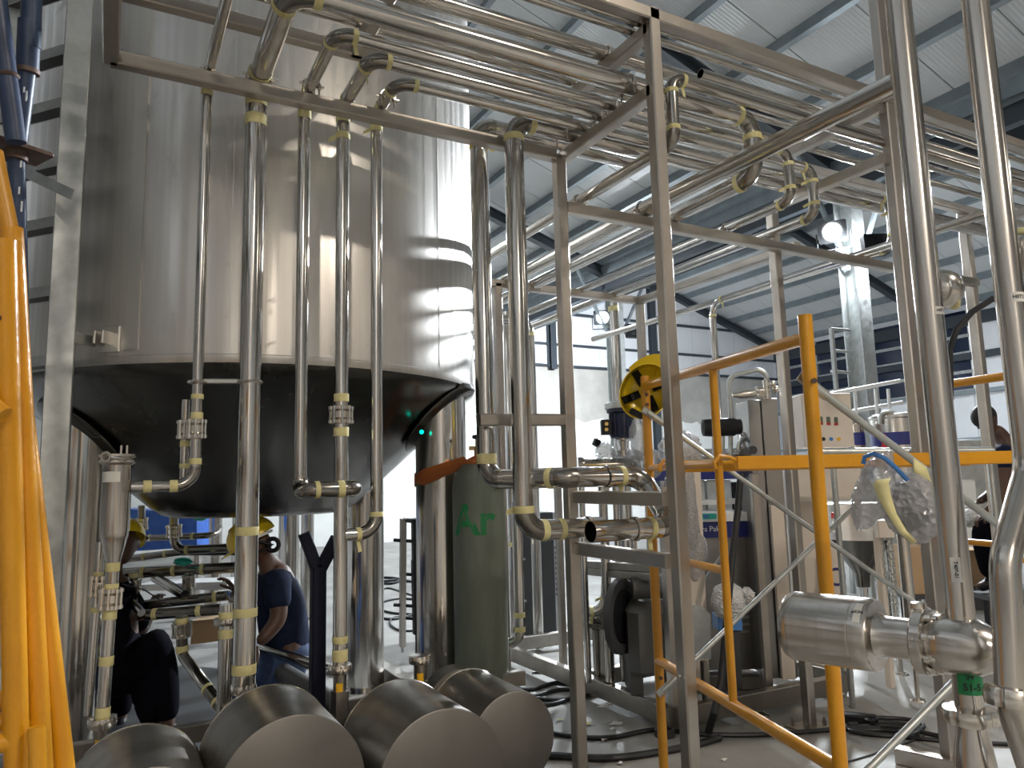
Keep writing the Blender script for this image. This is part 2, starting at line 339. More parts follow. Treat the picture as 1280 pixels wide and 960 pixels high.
def wrapped_text(parent, name, s, c, axis, r, face, size, m, vert=False):
    """lettering bent round a cylinder (axis through c, radius r), centred on direction face"""
    cu = bpy.data.curves.new(name, 'FONT'); cu.body = s; cu.size = size; cu.align_x = 'CENTER'; cu.align_y = 'CENTER'; cu.offset = size*.028
    ob = bpy.data.objects.new(name, cu); col.objects.link(ob); bpy.context.view_layer.update()
    me = bpy.data.meshes.new_from_object(ob.evaluated_get(bpy.context.evaluated_depsgraph_get())); bpy.data.objects.remove(ob)
    bm = bmesh.new(); bm.from_mesh(me); bmesh.ops.subdivide_edges(bm, edges=[e for e in bm.edges if e.calc_length() > size*.12], cuts=2); bm.to_mesh(me); bm.free()
    ax = V(axis).normalized(); f = V(face); f = (f-ax*f.dot(ax)).normalized(); sd = ax.cross(f); off = OFF[parent.name]
    for v in me.vertices:
        x, y = (v.co.y, -v.co.x) if vert else (v.co.x, v.co.y)
        a = x/r; v.co = V(c)+ax*y+(f*math.cos(a)+sd*math.sin(a))*r-off
    me.materials.append(MAT[m]); o = bpy.data.objects.new(name, me); col.objects.link(o); o.parent = parent; OFF[o.name] = off; return o
def wrap_patch(parent, name, m, c, axis, r, face, wd, ht):
    ax = V(axis).normalized(); f = V(face); f = (f-ax*f.dot(ax)).normalized(); sd = ax.cross(f); b = MB(); n = 10; vs = []
    for y in (-ht/2, ht/2):
        for k in range(n+1): a = (k/n-.5)*wd/r; vs.append(V(c)+ax*y+(f*math.cos(a)+sd*math.sin(a))*r)
    b.add(vs, [(k, k+1, n+2+k, n+1+k) for k in range(n)]); return b.build(name, m, parent)
def copy_tree(o, parent=None):
    c = o.copy(); col.objects.link(c)
    if parent: c.parent = parent
    OFF[c.name] = OFF[o.name]
    for ch in [x for x in o.children]: copy_tree(ch, c)
    return c
def skin(name, nodes, edges, m, parent, root=0, sub=2):
    ks = list(nodes); me = bpy.data.meshes.new(name); off = OFF[parent.name]
    me.from_pydata([V(nodes[k][0])-off for k in ks], [(ks.index(a), ks.index(b)) for a, b in edges], [])
    ob = bpy.data.objects.new(name, me); col.objects.link(ob); md = ob.modifiers.new('s', 'SKIN'); md.use_smooth_shade = True
    for i, k in enumerate(ks):
        r = nodes[k][1]; me.skin_vertices[0].data[i].radius = r if hasattr(r, '__len__') else (r, r); me.skin_vertices[0].data[i].use_root = (i == root)
    ob.modifiers.new('u', 'SUBSURF').levels = sub; bpy.context.view_layer.update()
    m2 = bpy.data.meshes.new_from_object(ob.evaluated_get(bpy.context.evaluated_depsgraph_get())); bpy.data.objects.remove(ob)
    m2.materials.clear(); m2.materials.append(MAT[m]); m2.shade_smooth()
    o = bpy.data.objects.new(name, m2); col.objects.link(o); o.parent = parent; OFF[o.name] = off; return o
# ================================================================== SETTING
X0, XV, X1, YF, YB = -2.1, 9.8, 21.7, 19.2, -10.9
def roof(x):
    c = 3.85 if x < XV else 15.76
    return 7.9-.335*abs(x-c)
flo = struct(MB().box((9.8, 4.15, -.11), 25, 31, .18).build('floor', 'dark_grey'))
gx = [X0-.3+i*4.05 for i in range(7)]; gy = [YB-.3+i*3.8 for i in range(9)]
for i in range(6):
    for j in range(8):
        MB().box(((gx[i]+gx[i+1])/2, (gy[j]+gy[j+1])/2, -.02), gx[i+1]-gx[i]-.006, gy[j+1]-gy[j]-.006, .04).build('slab', 'concrete', flo, 0)
# roof of the two spans
RT = .42
b = MB()
for xa, xb in ((X0, 3.85), (3.85, XV), (XV, 15.76), (15.76, X1)):
    b.prism([(xa, YB-.3, roof(xa+.001)+RT+.03), (xb, YB-.3, roof(xb-.001)+RT+.03), (xb, YB-.3, roof(xb-.001)+RT+.1), (xa, YB-.3, roof(xa+.001)+RT+.1)], (0, YF-YB+.6, 0))
cei = struct(b.build('ceiling', 'white_cladding', None, 0))
for xa, xb in ((X0, 3.85), (3.85, XV), (XV, 15.76), (15.76, X1)):
    for k in range(30):
        y = YB+k*1.0035
        za, zb = roof(xa+.001)+RT, roof(xb-.001)+RT
        MB().prism([(xa, y, za), (xb, y, zb), (xb, y, zb+.03), (xa, y, za+.03)], (0, .985, 0)).build('ceiling_panel', 'ceiling_sheet', cei, 0)
    sgn = 1 if xb > xa and roof(xb-.01) > roof(xa+.01) else -1
    for k in range(6):
        x = xa+.45+k*1.03; z = roof(x)+RT; sl = .335*sgn; R = Mx.Rotation(-math.atan(sl), 3, 'Y')
        m = MB(); c = V((x, (YF+YB)/2, z-.1))
        m.box(c, .012, YF-YB, .2, R); m.box(c+R@V((.035, 0, -.095)), .07, YF-YB, .012, R); m.box(c+R@V((.035, 0, .09)), .07, YF-YB, .012, R)
        m.build('purlin', 'purlin_steel', cei, 0)
    for y in (-4.9, 1.1, 7.07, 13.1, 18.95):
        m = MB(); za, zb = roof(xa+.001), roof(xb-.001)
        for dz, hw, t in ((0, .09, .02), (.2, .09, .02)): m.prism([(xa, y-hw, za+dz), (xb, y-hw, zb+dz), (xb, y-hw, zb+dz+t), (xa, y-hw, za+dz+t)], (0, hw*2, 0))
        m.prism([(xa, y-.008, za), (xb, y-.008, zb), (xb, y-.008, zb+.2), (xa, y-.008, za+.2)], (0, .016, 0)); m.build('rafter', 'dark_beam', cei, 0)
vz = roof(XV-.001)
m = MB(); m.box((XV, (YF+YB)/2, vz+.12), .62, YF-YB, .03); m.box((XV-.31, (YF+YB)/2, vz+.25), .02, YF-YB, .3); m.box((XV+.31, (YF+YB)/2, vz+.25), .02, YF-YB, .3)
m.build('gutter', 'purlin_steel', cei, 0)
for dx, dz, r in ((-.22, -.02, .07), (.2, .0, .05)): MB().tube([(XV+dx, YB, vz+dz), (XV+dx, YF, vz+dz)], r, 12).build('gutter_pipe', 'dark_beam', cei)
m = MB()
for x in (XV-.3, XV+.3): m.beam((x, YB, vz-.16), (x, YF, vz-.16), .12, .2)
m.build('valley_beam', 'dark_beam', cei, 0)
# walls
def gable(y, t):
    xs = [X0, 3.85, XV, 15.76, X1]; return [(X0, y, 0), (X1, y, 0)]+[(x, y, roof(x-.001 if x > 3 else x+.001)+.42) for x in xs[::-1]]
wf = struct(MB().prism(gable(YF+.12, 0), (0, .15, 0)).build('wall_far', 'cement_render', None, 0))
MB().box((9.8, YF+.09, 2.5), 23.8, .06, 5.0).build('cement_band', 'cement_render', wf, 0)
top = []; x = X1
while x > X0: top.append((x, YF+.06, 3.38+random.uniform(-.09, .10))); x -= random.uniform(.12, .4)
MB().prism([(X0, YF+.06, 0), (X1, YF+.06, 0)]+top+[(X0, YF+.06, 3.4)], (0, -.012, 0)).build('white_render', 'white_render', wf, 0)
for k in range(24):
    xa = X0+k*.9917; xb = xa+.978
    pts = [xa, xb]+[c for c in (3.85, XV, 15.76) if xa < c < xb]; pts.sort()
    MB().prism([(xa, YF+.1, 5.05), (xb, YF+.1, 5.05)]+[(x, YF+.1, roof(x)+.4) for x in pts[::-1]], (0, -.03, 0)).build('cladding_panel', 'wall_sheet_x', wf, 0)
for z in (5.05, 5.72, 6.72): MB().beam((X0, YF-.02, z), (X1, YF-.02, z), .12, .07, UP).build('girt', 'dark_beam', wf, 0)
for x, z0 in ((11.85, 4.9), (15.8, 0), (6.0, 4.9), (2, 4.9)):
    m = MB(); y = YF-.14; m.box((x, y+.09, (z0+roof(x))/2), .2, .015, roof(x)-z0); m.box((x, y-.09, (z0+roof(x))/2), .2, .015, roof(x)-z0); m.box((x, y, (z0+roof(x))/2), .012, .18, roof(x)-z0); m.build('wind_post', 'dark_beam', wf, 0)
wr = struct(MB().box((X1+.15, 4.15, 3.1), .1, 30.2, 6.4).build('wall_right', 'white_cladding', None, 0))
for k in range(30):
    y = YB+k*1.0035
    hi = 3.75 if y > 11.9 else 6.2
    MB().box((X1+.07, y+.5, hi/2), .05, .985, hi).build('cladding_panel', 'wall_sheet_y', wr, 0)
for z, w_ in ((4.78, .2), (5.85, .35), (3.75, .12), (2.4, .1)): MB().beam((X1-.02, YB, z), (X1-.02, YF, z), .14, w_, UP).build('girt', 'dark_beam' if z > 4 else 'purlin_steel', wr, 0)
wi = struct(MB().box((X1+.08, 15.6, 4.95), .02, 7.2, 2.4).build('window_1', 'dark_glass', None, 0))
for k in range(5): MB().box((X1+.04, 12.0+k*1.8, 4.95), .06, .06, 2.4).build('window_mullion', 'galvanised', wi, 0)
for z in (3.8, 4.35, 4.9, 5.4): MB().box((X1+.03, 15.6, z), .07, 7.2, .09).build('window_transom', 'galvanised', wi, 0)
wl = struct(MB().box((X0-.15, 4.15, 3.1), .1, 30.2, 6.4).build('wall_left', 'white_cladding', None, 0))
for k in range(30): MB().box((X0-.07, YB+k*1.0035+.5, 3.1), .05, .985, 6.2).build('cladding_panel', 'left_wall_sheet', wl, 0)
for z in (1.6, 3.2, 4.8): MB().beam((X0, YB, z), (X0, YF, z), .1, .12, UP).build('girt', 'dark_beam', wl, 0)
wb = struct(MB().prism(gable(YB-.15, 0), (0, -.1, 0)).build('wall_front', 'front_wall', None, 0))
d1 = struct(MB().box((4.2, YB-.1, 2.2), 5.2, .06, 4.4).build('added_door_1', 'dark_beam', None, 0))  # unseen roller door, added as dark contrast for the steel to reflect
for k in range(22): MB().box((4.2, YB-.06, .1+k*.2), 5.1, .03, .185).build('door_slat', 'purlin_steel', d1, 0)
for k in range(3): MB().beam((11+4*k, YB-.1, 0), (11+4*k, YB-.1, 6), .25, .2).build('wind_post', 'dark_beam', wb, 0)
# valley columns
for i, (y, lb) in enumerate(((-4.9, 'steel valley column behind the viewer, nearest the added roller door'), (1.1, 'steel valley column nearest to the right of the pipe rack'), (7.07, 'steel I-section column under the roof gutter with a bright flood lamp beside it, right side'), (13.1, 'distant steel I-section column carrying the small flood lamp near the far wall'))):
    t = thing('steel_column', (XV, y, 0), lb, 'column', 'columns under the roof valley')
    m = MB(); zt = vz-.25
    m.box((XV, y-.14, zt/2), .28, .02, zt); m.box((XV, y+.14, zt/2), .28, .02, zt); m.box((XV, y, zt/2), .014, .27, zt); m.build('shaft', 'galvanised', t, 0)
    MB().box((XV, y, .012), .45, .45, .025).build('base_plate', 'galvanised', t, 0)
    for sx in (-1, 1): MB().beam((XV+sx*.1, y, zt-1.1), (XV+sx*1.05, y, roof(XV+sx*1.05)+.02), .06, .06).build('knee_brace', 'purlin_steel', t, 0)
# ------------------------------------------------------------------ lamps
for i, (p, aim, pw, c) in enumerate(FLOODS):
    p = V(p); d = (V(aim)-p).normalized(); d2 = (EYE-p).normalized(); dd = (d+d2).normalized()
    t = thing('flood_lamp', p, ('bright flood lamp on the nearer column, right side' , 'small bright flood lamp on the far column near the middle')[i], 'lamp', 'lit flood lamps on the columns')
    s_, u_ = frame(dd); R = Mx((s_, u_, -dd)).transposed(); q = p+dd*.0
    MB().cbox(q-dd*.09, .40, .32, .12, .02, R).build('housing', 'dark_grey', t)
    MB().lathe([(.01, 0), (.112, 0), (.13, .012)], q-dd*.028, dd, 28).build('lens', 'lamp_lens', t)
    m = MB(); m.tube([q-dd*.09+s_*.23, q-dd*.09+s_*.23-u_*.26, q-dd*.09-s_*.23-u_*.26, q-dd*.09-s_*.23], .012, 6); m.beam(q-dd*.09-u_*.26, (XV-.15, p.y+.05, (q-u_*.26).z), .04, .04); m.build('bracket', 'dark_grey', t)
    arealight('flood_light', q+dd*.02, aim, .26, pw, c, 115)
for i, (px, py, dd_) in enumerate(((1094, 306, 10.6), (792, 414, 16.6))):
    c = at(px, py, D=dd_); t = thing('flood_lamp', c, ('black flood lamp seen from behind, right of the nearer column', 'black flood lamp seen from behind, right of the far column')[i], 'lamp', 'flood lamps turned away')
    aw = V(((16, 19.2, 3.5), (11.5, 19.2, 4.2))[i]); dr_ = (aw-c).normalized(); s_, u_ = frame(dr_); R = Mx((s_, u_, -dr_)).transposed(); MB().cbox(c, .36, .3, .14, .02, R).build('housing', 'black', t); MB().lathe([(.01, 0), (.112, 0), (.13, .012)], c+dr_*.072, dr_, 28).build('lens', 'lamp_lens', t); arealight('flood_light', c+dr_*.1, aw, .26, (380, 520)[i], COOL, 140); MB().beam(c, (XV+.02, (7.07, 13.1)[i], c.z-.1), .05, .05).build('bracket', 'dark_grey', t)
for i, (x, y, z, pw, c) in enumerate(ADDED_BAYS):
    t = thing('added_bay_lamp', (x, y, z), 'unseen high bay lamp added to brighten the hall, %s' % ('over the left span by the camera', 'over the left span by the far wall', 'over the right span nearer', 'over the right span farther', 'over the left span beyond the tank', 'over the right span behind', 'by the left wall behind the viewer', 'by the valley near the front wall')[i], 'lamp', 'added high bay lamps')
    MB().lathe([(.06, .25), (.1, .22), (.24, .03), (.25, 0), (.235, 0), (.09, .2)], (x, y, z), UP, 24).build('reflector', 'galvanised', t)
    MB().lathe([(.01, 0), (.22, 0), (.22, .01), (.01, .01)], (x, y, z+.012), UP, 24).build('lens', 'added_bay_lens', t)
    MB().tube([(x, y, z+.22), (x, y, roof(x)+.4)], .012, 6).build('rod', 'dark_grey', t)
    arealight('added_bay_light', (x, y, z-.01), (x, y, 0), .44, pw, c, 165)
# ================================================================== TANK
TC = V((.823, 4.83, 0)); TR = 1.35; TZ = 2.08
tank = thing('storage_tank', (TC.x, TC.y, 0), 'huge upright stainless steel tank on legs with a dished bottom darkened for shade', 'tank')
MB().lathe([(TR, TZ+.03), (TR, 5.15), (TR-.1, 5.3), (.2, 5.75), (.01, 5.76)], TC, UP, 128, cap=False).build('shell', 'tank_steel', tank)
MB().lathe([(TR-.02, TZ-.035), (TR+.004, TZ), (TR+.004, TZ+.03), (TR, TZ+.035)], TC, UP, 128, cap=False).build('bottom_band', 'tank_steel', tank)
MB().lathe([(TR+.003, TZ), (TR-.012, TZ-.03), (TR-.05, TZ-.06), (.60, 1.40), (.54, 1.36), (.48, 1.345), (0, 1.335)], TC, UP, 128, cap=False).build('dished_bottom', 'shaded_bottom_steel', tank)
def ontank(a, z, r=0): a = math.radians(a); return TC+V(((TR+r)*math.cos(a), (TR+r)*math.sin(a), z))
def hit_tank(px, py, r=0):
    p0 = EYE; d = at(px, py, D=1)-EYE; a = d.x**2+d.y**2; q = p0-TC; bq = 2*(q.x*d.x+q.y*d.y); cq = q.x**2+q.y**2-(TR+r)**2
    return p0+d*((-bq-math.sqrt(bq*bq-4*a*cq))/(2*a))
def strip(px, wpx, name, m, z0, z1, th=.006):
    a, b_ = hit_tank(px-wpx/2, 300), hit_tank(px+wpx/2, 300); mb = MB()
    A, B = [math.atan2(p.y-TC.y, p.x-TC.x) for p in (a, b_)]; n = 4; vs = []
    for z in (z0, z1):
        for rr in (TR, TR+th):
            for k in range(n+1): t_ = A+(B-A)*k/n; vs.append((TC.x+rr*math.cos(t_), TC.y+rr*math.sin(t_), z))
    k = n+1; fs = [(k+i, k+i+1, 3*k+i+1, 3*k+i) for i in range(n)]+[(0, k, 3*k, 2*k), (n, 2*k+n, 3*k+n, k+n)]
    return mb.add(vs, fs).build(name, m, tank, 0)
strip(170, 17, 'seam_strip', 'tank_band_steel', TZ+.06, 5.1)
for px in (290, 548): strip(px, 1.2, 'weld_seam', 'tank_band_steel', TZ+.06, 5.1, .0015)
for k, (a, rr) in enumerate(((-41, .149), (165, .149), (40, .149))):
    a = math.radians(a); x, y = TC.x+1.19*math.cos(a), TC.y+1.19*math.sin(a)
    if k == 0: x, y = 1.725, 4.06
    if k == 1: q_ = at(95, 700, D=3.72); x, y = q_.x, q_.y
    zt = TZ-.06-(TR-.05-math.hypot(x-TC.x, y-TC.y))*.9+.12
    lg = MB().lathe([(rr, .03), (rr, zt)], (x, y, 0), UP, 48).build('leg', 'leg_steel', tank)
    MB().lathe([(rr+.08, 0), (rr+.08, .03)], (x, y, 0), UP, 40).build('foot_plate', 'leg_steel', lg)
    ring = MB(); n = 40; vs = []
    for rr2, dz in ((rr+.002, -.03), (rr+.055, -.012), (rr+.06, 0), (rr+.04, .03)):
        for i in range(n):
            t_ = 2*math.pi*i/n; qx, qy = x+rr2*math.cos(t_), y+rr2*math.sin(t_); d = min(math.hypot(qx-TC.x, qy-TC.y), TR)
            zc = TZ-.06-(TR-.05-d)*.943 if d < TR-.05 else TZ-.06+(d-TR+.05)*.9
            vs.append((qx, qy, zc+dz-.012))
    ring.add(vs, [(i*n+k_, i*n+(k_+1) % n, (i+1)*n+(k_+1) % n, (i+1)*n+k_) for i in range(3) for k_ in range(n)]).build('leg_collar', 'shaded_bottom_steel', lg)
# bracket plate low on the shell, holding the ladder
q = hit_tank(136, 424, .004); nn = V((q.x-TC.x, q.y-TC.y, 0)).normalized(); sd = nn.cross(UP); R = Mx((sd, nn, UP)).transposed()
pl = MB().cbox(q, .115, .012, .12, .004, R).build('bracket_plate', 'tank_band_steel', tank)
m = MB(); m.cbox(q+nn*.035+sd*.02, .012, .07, .06, .003, R); m.cbox(q+nn*.035-sd*.02, .012, .07, .06, .003, R); m.build('lug', 'tank_steel', pl)
# green pilot lamp glimmering on the leg collar is a small lamp fixed to the right leg
lp = at(527, 540, Y=3.93); MB().ball(lp, .012, 10, 8).build('pilot_lamp', 'green_lamp', tank)
# ================================================================== LADDER
lad = thing('access_ladder', (-.12, 3.68, 0), 'galvanised vertical access ladder standing against the tank, left', 'ladder')
la = at(84, 300, D=3.28); la.z = 0; ld = V((-.665, .747, 0)); lb_ = la+ld*.47
RL = Mx.Rotation(math.radians(27), 3, 'Z')@Mx((CX.xy.to_3d().normalized(), V((CF.x, CF.y, 0)).normalized(), UP)).transposed()
for p in (la, lb_): MB().cbox(p+V((0, 0, 2.6)), .105, .07, 5.2, .004, RL).build('stile', 'galvanised', lad, 0)
for y in (-45, 50, 122, 200, 278, 366, 452):
    z = at(72, y, D=3.35).z
    if .3 < z < 5: m = MB(); m.box(la+ld*.235+V((0, 0, z)), .47, .07, .006, Mx((ld, ld.cross(UP), UP)).transposed()); m.box(la+ld*.235+V((0, 0, z-.022))+ld.cross(UP)*.034, .46, .004, .044, Mx((ld, ld.cross(UP), UP)).transposed()); m.box(la+ld*.235+V((0, 0, z-.022))-ld.cross(UP)*.034, .46, .004, .044, Mx((ld, ld.cross(UP), UP)).transposed()); m.build('rung', 'galvanised', lad, 0); MB().box(la+ld*.235+V((0, 0, z-.040)), .46, .060, .006, Mx((ld, ld.cross(UP), UP)).transposed()).build('rung_shade', 'dark_grey', lad, 0)  # dark plate below each rung stands in for the shade on its underside
m = MB(); m.beam(at(33, 216, D=3.2), at(90, 243, D=3.05), .008, .045, UP, .001); m.build('strap', 'galvanised', lad, 0)
m = MB(); c = hit_tank(118, 427, .03); m.beam(la+V((0, 0, c.z))+CX*.04, c, .012, .05, UP, .001); m.lathe([(.012, -.02), (.012, .02)], c, CX, 8); m.build('wall_bracket', 'galvanised', lad)
# ================================================================== PIPE RACK
rack = thing('pipe_rack', (2.1, 2.8, 0), 'large welded rack of square stainless tube carrying the overhead pipes', 'rack')
TW = .06
def rb(name, p, q, w_=TW, h=TW, m='square_tube_steel', up=None): return MB().beam(p, q, w_, h, up, .006).build(name, m, rack, 25)
ZL, ZU, ZM = 3.24, 3.60, 2.955; YA, YB2 = 2.43, 3.2
rb('post', (2.1, YA, 0), (2.1, YA, ZU+.03)); rb('post', (2.07, YB2, 0), (2.07, YB2, ZL)); rb('post', (3.74, 3.25, 0), (3.74, 3.25, ZL))
rb('post', (3.83, 2.44, 0), (3.83, 2.44, 5.2), .06, .13, 'post_sheet_steel', XX); rb('post', (5.92, 3.25, 0), (5.92, 3.25, 3.57), .07, .07)
rb('post', (3.9, 4.85, 0), (3.9, 4.85, 3.03)); rb('post', (2.54, 4.85, 0), (2.54, 4.85, 3.0)); rb('post', (5.92, 2.43, 0), (5.92, 2.43, ZU))
rb('beam', (-.06, YB2, ZL), (2.04, YB2, ZL)); rb('beam', (-.06, YB2, ZU-.06), (6.9, YB2, ZU-.06)); rb('beam', (-.06, YA-1.2, ZL), (-.06, YB2, ZL))
rb('beam', (1.2, YA, ZU), (6.9, YA, ZU)); rb('beam', (-.06, YB2, ZL+.03), (-.06, YB2, ZU-.03))
rb('beam', (2.1, YB2, ZM), (5.9, YB2, ZM)); rb('beam', (2.3, 4.85, 3.0), (3.9, 4.85, 3.0)); rb('beam', (3.9, YB2, ZM+.03), (3.9, 4.85, 3.0))
for x, z, ya in ((2.1, ZL, YA), (3.74, ZL, YA), (5.92, 3.4, 1.6), (.95, ZU-.06, YA), (2.1, ZU-.06, YA), (3.74, ZU-.06, YA)): rb('cross_member', (x, ya, z), (x, YB2, z))
rb('beam', (4.5, YB2, 3.4), (5.92, YB2, 3.4))
for y, z in ((YA, 1.42), (YA, 1.165)): rb('rung', (2.085, YB2-.02, z), (2.06, YA+.02, z-.004), .045, .062)
rb('bracket_arm', at(598, 525, Y=3.2), (2.05, YB2, at(700, 525, Y=3.2).z), .05, .06)
k0, k1 = at(1122, 943, Z=.04), V((3.75, 2.42, .04)); rb('foot_bar', k0, k1+(k1-k0)*.3, .08, .08)
m = MB(); m.box((3.75, 3.27, .006), .22, .16, .012)
for dx, dy in ((-.08, -.05), (.08, -.05), (-.08, .05), (.08, .05)): m.lathe([(.011, 0), (.011, .035), (.006, .035), (.006, .05)], (3.75+dx, 3.27+dy, .012), UP, 6)
m.build('base_plate', 'square_tube_steel', rack)
# ================================================================== VERTICAL PIPES IN FRONT OF THE TANK
ZR = ZL+.03; VY = 3.28
def vx(px, py=300): return at(px, py, Y=VY).x
xa, xb, xc, xd, xe = .312, .517, .731, .911, 1.075
r0 = .028
# b: thick pipe to the second pump
zb = ZR+.047
pb = pipe('process_pipe', 'thickest upright steel pipe before the tank, elbowed over the beam', [(xb, VY, .70), (xb, VY, zb), (xb, 2.575, zb+.01), (2.86, 2.575, zb+.02), (2.86, 2.575, 3.03), (2.86, 9.0, 3.03)], .046, .10, 'pipe_steel', 'elbow_steel', tape_elbows=True, tapes=((0, .03, .04), (0, .115, .035), (0, .24, .035), (0, .93, .05)), clamps=((1, .12), (2, .66), (4, .12), (4, .35)), group=None)
ppump_tops = []
pc = pipe('process_pipe', 'upright steel pipe third from left before the tank, ending in a bent loop', [(xc, VY, at(377, 612, Y=VY).z), (xc, VY, ZR+r0), (xc, 2.735, ZR+r0+.01), (3.31, 2.735, ZR+.05), (3.31, 2.735, 3.03), (3.28, 9.0, 3.03)], r0, .075, 'pipe_steel', 'elbow_steel', tape_elbows=True, tapes=((0, .012, .045, 0, 'bright_tape'), (0, .95, .03)), clamps=((1, .25), (2, .53), (4, .08)))
zl = at(410, 612, Y=3.2).z
lp_ = pipe('pipe_loop', '', [(xc, VY, at(377, 598, Y=VY).z), (xc, VY, zl), (xc, 3.16, zl), (at(447, 612, Y=3.16).x, 3.16, zl+.002), (at(447, 612, Y=3.16).x, 3.40, zl)], .034, .06, 'elbow_steel', parent=pc, tapes=((2, .2, .02), (2, .66, .03), (3, .3, .02)))
pd = pipe('process_pipe', 'upright steel pipe with bolted clamp halfway, feeding the middle pump', [(xd, VY+.0, .73), (xd, VY, ZR+r0), (xd, 2.845, ZR+r0+.01), (3.64, 2.845, ZR+.05), (3.64, 2.845, 3.03), (3.60, 9.0, 3.03)], r0+.003, .075, 'pipe_steel', 'elbow_steel', tape_elbows=True, tapes=((0, .02, .05), (0, .045, .03), (0, .3, .045), (0, .395, .04), (0, .455, .035), (0, .94, .03, -1)), clamps=((2, .43), (4, .08)), unions=((0, .425),))
pe = pipe('process_pipe', 'upright steel pipe nearest the tank middle, hooking left into its neighbour', [(xd+.012, VY, at(445, 668, Y=VY).z), (xe, VY, at(445, 668, Y=VY).z), (xe, VY, ZR+r0), (xe, 2.975, ZR+r0+.01), (4.565, 2.975, ZR+.05), (4.565, 2.975, 3.0), (4.565, 6.5, 3.02)], r0, .085, 'pipe_steel', 'elbow_steel', tape_elbows=True, tapes=((1, .96, .03),), clamps=((2, .55), (3, .3), (5, .06)))
# a: thin pipe with the ball joint and filter
ra = .022; za = at(240, 607, Y=VY).z; xf = at(146, 600, Y=VY).x; xa = .31
pa = pipe('process_pipe', 'thinnest upright steel pipe before the tank, stepping across to the filter', [(xf+.05, VY, za), (xa, VY, za), (xa, VY, ZR+ra), (xa+.005, 2.3, ZR+ra+.02), (xa+.01, 1.4, ZR+ra+.03)], ra, .075, 'pipe_steel', 'elbow_steel', tapes=((0, .25, .03), (0, .66, .03), (1, .055, .025), (1, .16, .03), (1, .205, .02), (1, .96, .03)), clamps=((2, .06),), unions=((1, .13),), n=16)
m = MB(); m.beam(at(253, 477, Y=VY), at(312, 477, Y=VY), .02, .022, UP); m.build('link_bar', 'clamp_steel', pa)
for px in (247, 312): MB().torus(at(px, 478, Y=VY), UP, .034 if px < 280 else .05, .007, 20, 6).build('link_collar', 'clamp_steel', pa)
pipe('sample_pipe', 'second thin pipe tucked close behind the filter pipe', [(xf+.2, VY+.08, za-.01), (xa-.035, VY+.08, za-.01), (xa-.035, VY+.08, at(238, 500, Y=VY+.08).z)], .017, .06, tapes=((1, .25, .02), (1, .5, .025)), unions=((1, .66),))
# filter housing and its outlet
fl = thing('filter_housing', (xf, VY, .55), 'upright stainless filter housing with a clamped lid, left of the pipes', 'filter')
zt = at(146, 572, Y=VY).z; zb_ = at(142, 672, Y=VY).z
MB().lathe([(.022, zb_-.12), (.024, zb_-.10), (.042, zb_-.02), (.047, zb_), (.05, zb_+.006), (.05, zb_+.02), (.052, zb_+.03), (.052, zt-.03)], (xf, VY, 0), UP, 32).build('body', 'valve_steel', fl)
MB().lathe([(.052, zt-.03), (.066, zt-.02), (.066, zt-.012), (.058, zt-.004), (.066, zt+.004), (.066, zt+.012), (.02, zt+.016)], (xf, VY, 0), UP, 32).build('clamp_ring', 'clamp_steel', fl)
m = MB(); c = V((xf-.04, VY-.06, zt)); m.torus(c, CF, .016, .006, 16, 6); m.tube([c+CX*.02, c+CX*.07-UP*.01, c+CX*.09], .007, 8)
for dx in (-.0, .02): m.tube([V((xf+.01+dx, VY-.05, zt+.01)), V((xf+.01+dx, VY-.05, zt+.045))], .004, 6)
m.build('wing_screw', 'clamp_steel', fl)
wrap_patch(fl, 'data_label', 'paper', (xf, VY, zt-.075), UP, .0527, -CF, .075, .04)
pipe('drain_pipe', 'slim upright pipe below the filter with a bolted clamp and tapes', [(xf-.012, VY, .66), (xf, VY, zb_-.09)], .023, tapes=((0, .05, .04), (0, .37, .035), (0, .66, .035), (0, .82, .045), (0, .97, .04)), unions=((0, .76),), nuts=((0, -.02),))
pipe('drain_pipe', 'second slim pipe close behind the filter drain with tapes', [(xf-.06, VY+.11, .66), (xf-.045, VY+.11, zb_-.02)], .016, tapes=((0, .6, .02), (0, .8, .03)), unions=((0, .74),))
# 605 / 645 pair by the rack post and the two horizontal loops on the rungs
x6 = at(604, 300, Y=3.3).x; r6 = .048; z6 = at(680, 597, Y=3.1).z
zu, zl2 = at(752, 596, X=2.08).z, at(790, 661, X=2.08).z
xo = at(738, 665, Y=2.70).x
pr = pipe('process_pipe', 'steel pipe that makes a U-turn over the rack rungs to an open end', [(2.7, 3.33, ZR+.115), (x6, 3.33, ZR+.115), (x6, 3.31, zu), (x6+.22, 2.93, zu), (2.30, 2.92, zu), (2.30, 2.70, zl2), (xo, 2.70, zl2)], r6, .085, 'pipe_steel', 'elbow_steel', hollow=.003, tapes=((1, .06, .045, 1, 'bright_tape'), (1, .945, .05), (2, .5, .03), (2, .82, .03), (3, .72, .03, 1), (5, .3, .03, 1)))
for p in (V((2.1, 2.92, zu)), V((2.08, 2.70, zl2))):
    MB().lathe([(r6+.001, -.012), (r6+.006, -.01), (r6+.006, .01), (r6+.001, .012)], p, XX, 24, cap=False).build('saddle_band', 'clamp_steel', pr)
    MB().tube([p-UP*(r6+.0), p-UP*(r6+.05)], .008, 8).build('saddle_stem', 'clamp_steel', pr)
x64 = at(645, 300, Y=3.09).x; p7 = at(700, 662, Y=3.05)
pq = pipe('process_pipe', 'steel pipe just left of the rack post, elbowed at top and bottom', [(2.17, 3.085, p7.z), (x64, 3.085, p7.z), (x64, 3.085, ZR+.05), (6.6, 3.085, ZR+.065)], .049, .10, 'pipe_steel', 'elbow_steel', tape_elbows=True, hollow=.003, tapes=((0, .55, .03),), clamps=((2, .06), (2, .42)))
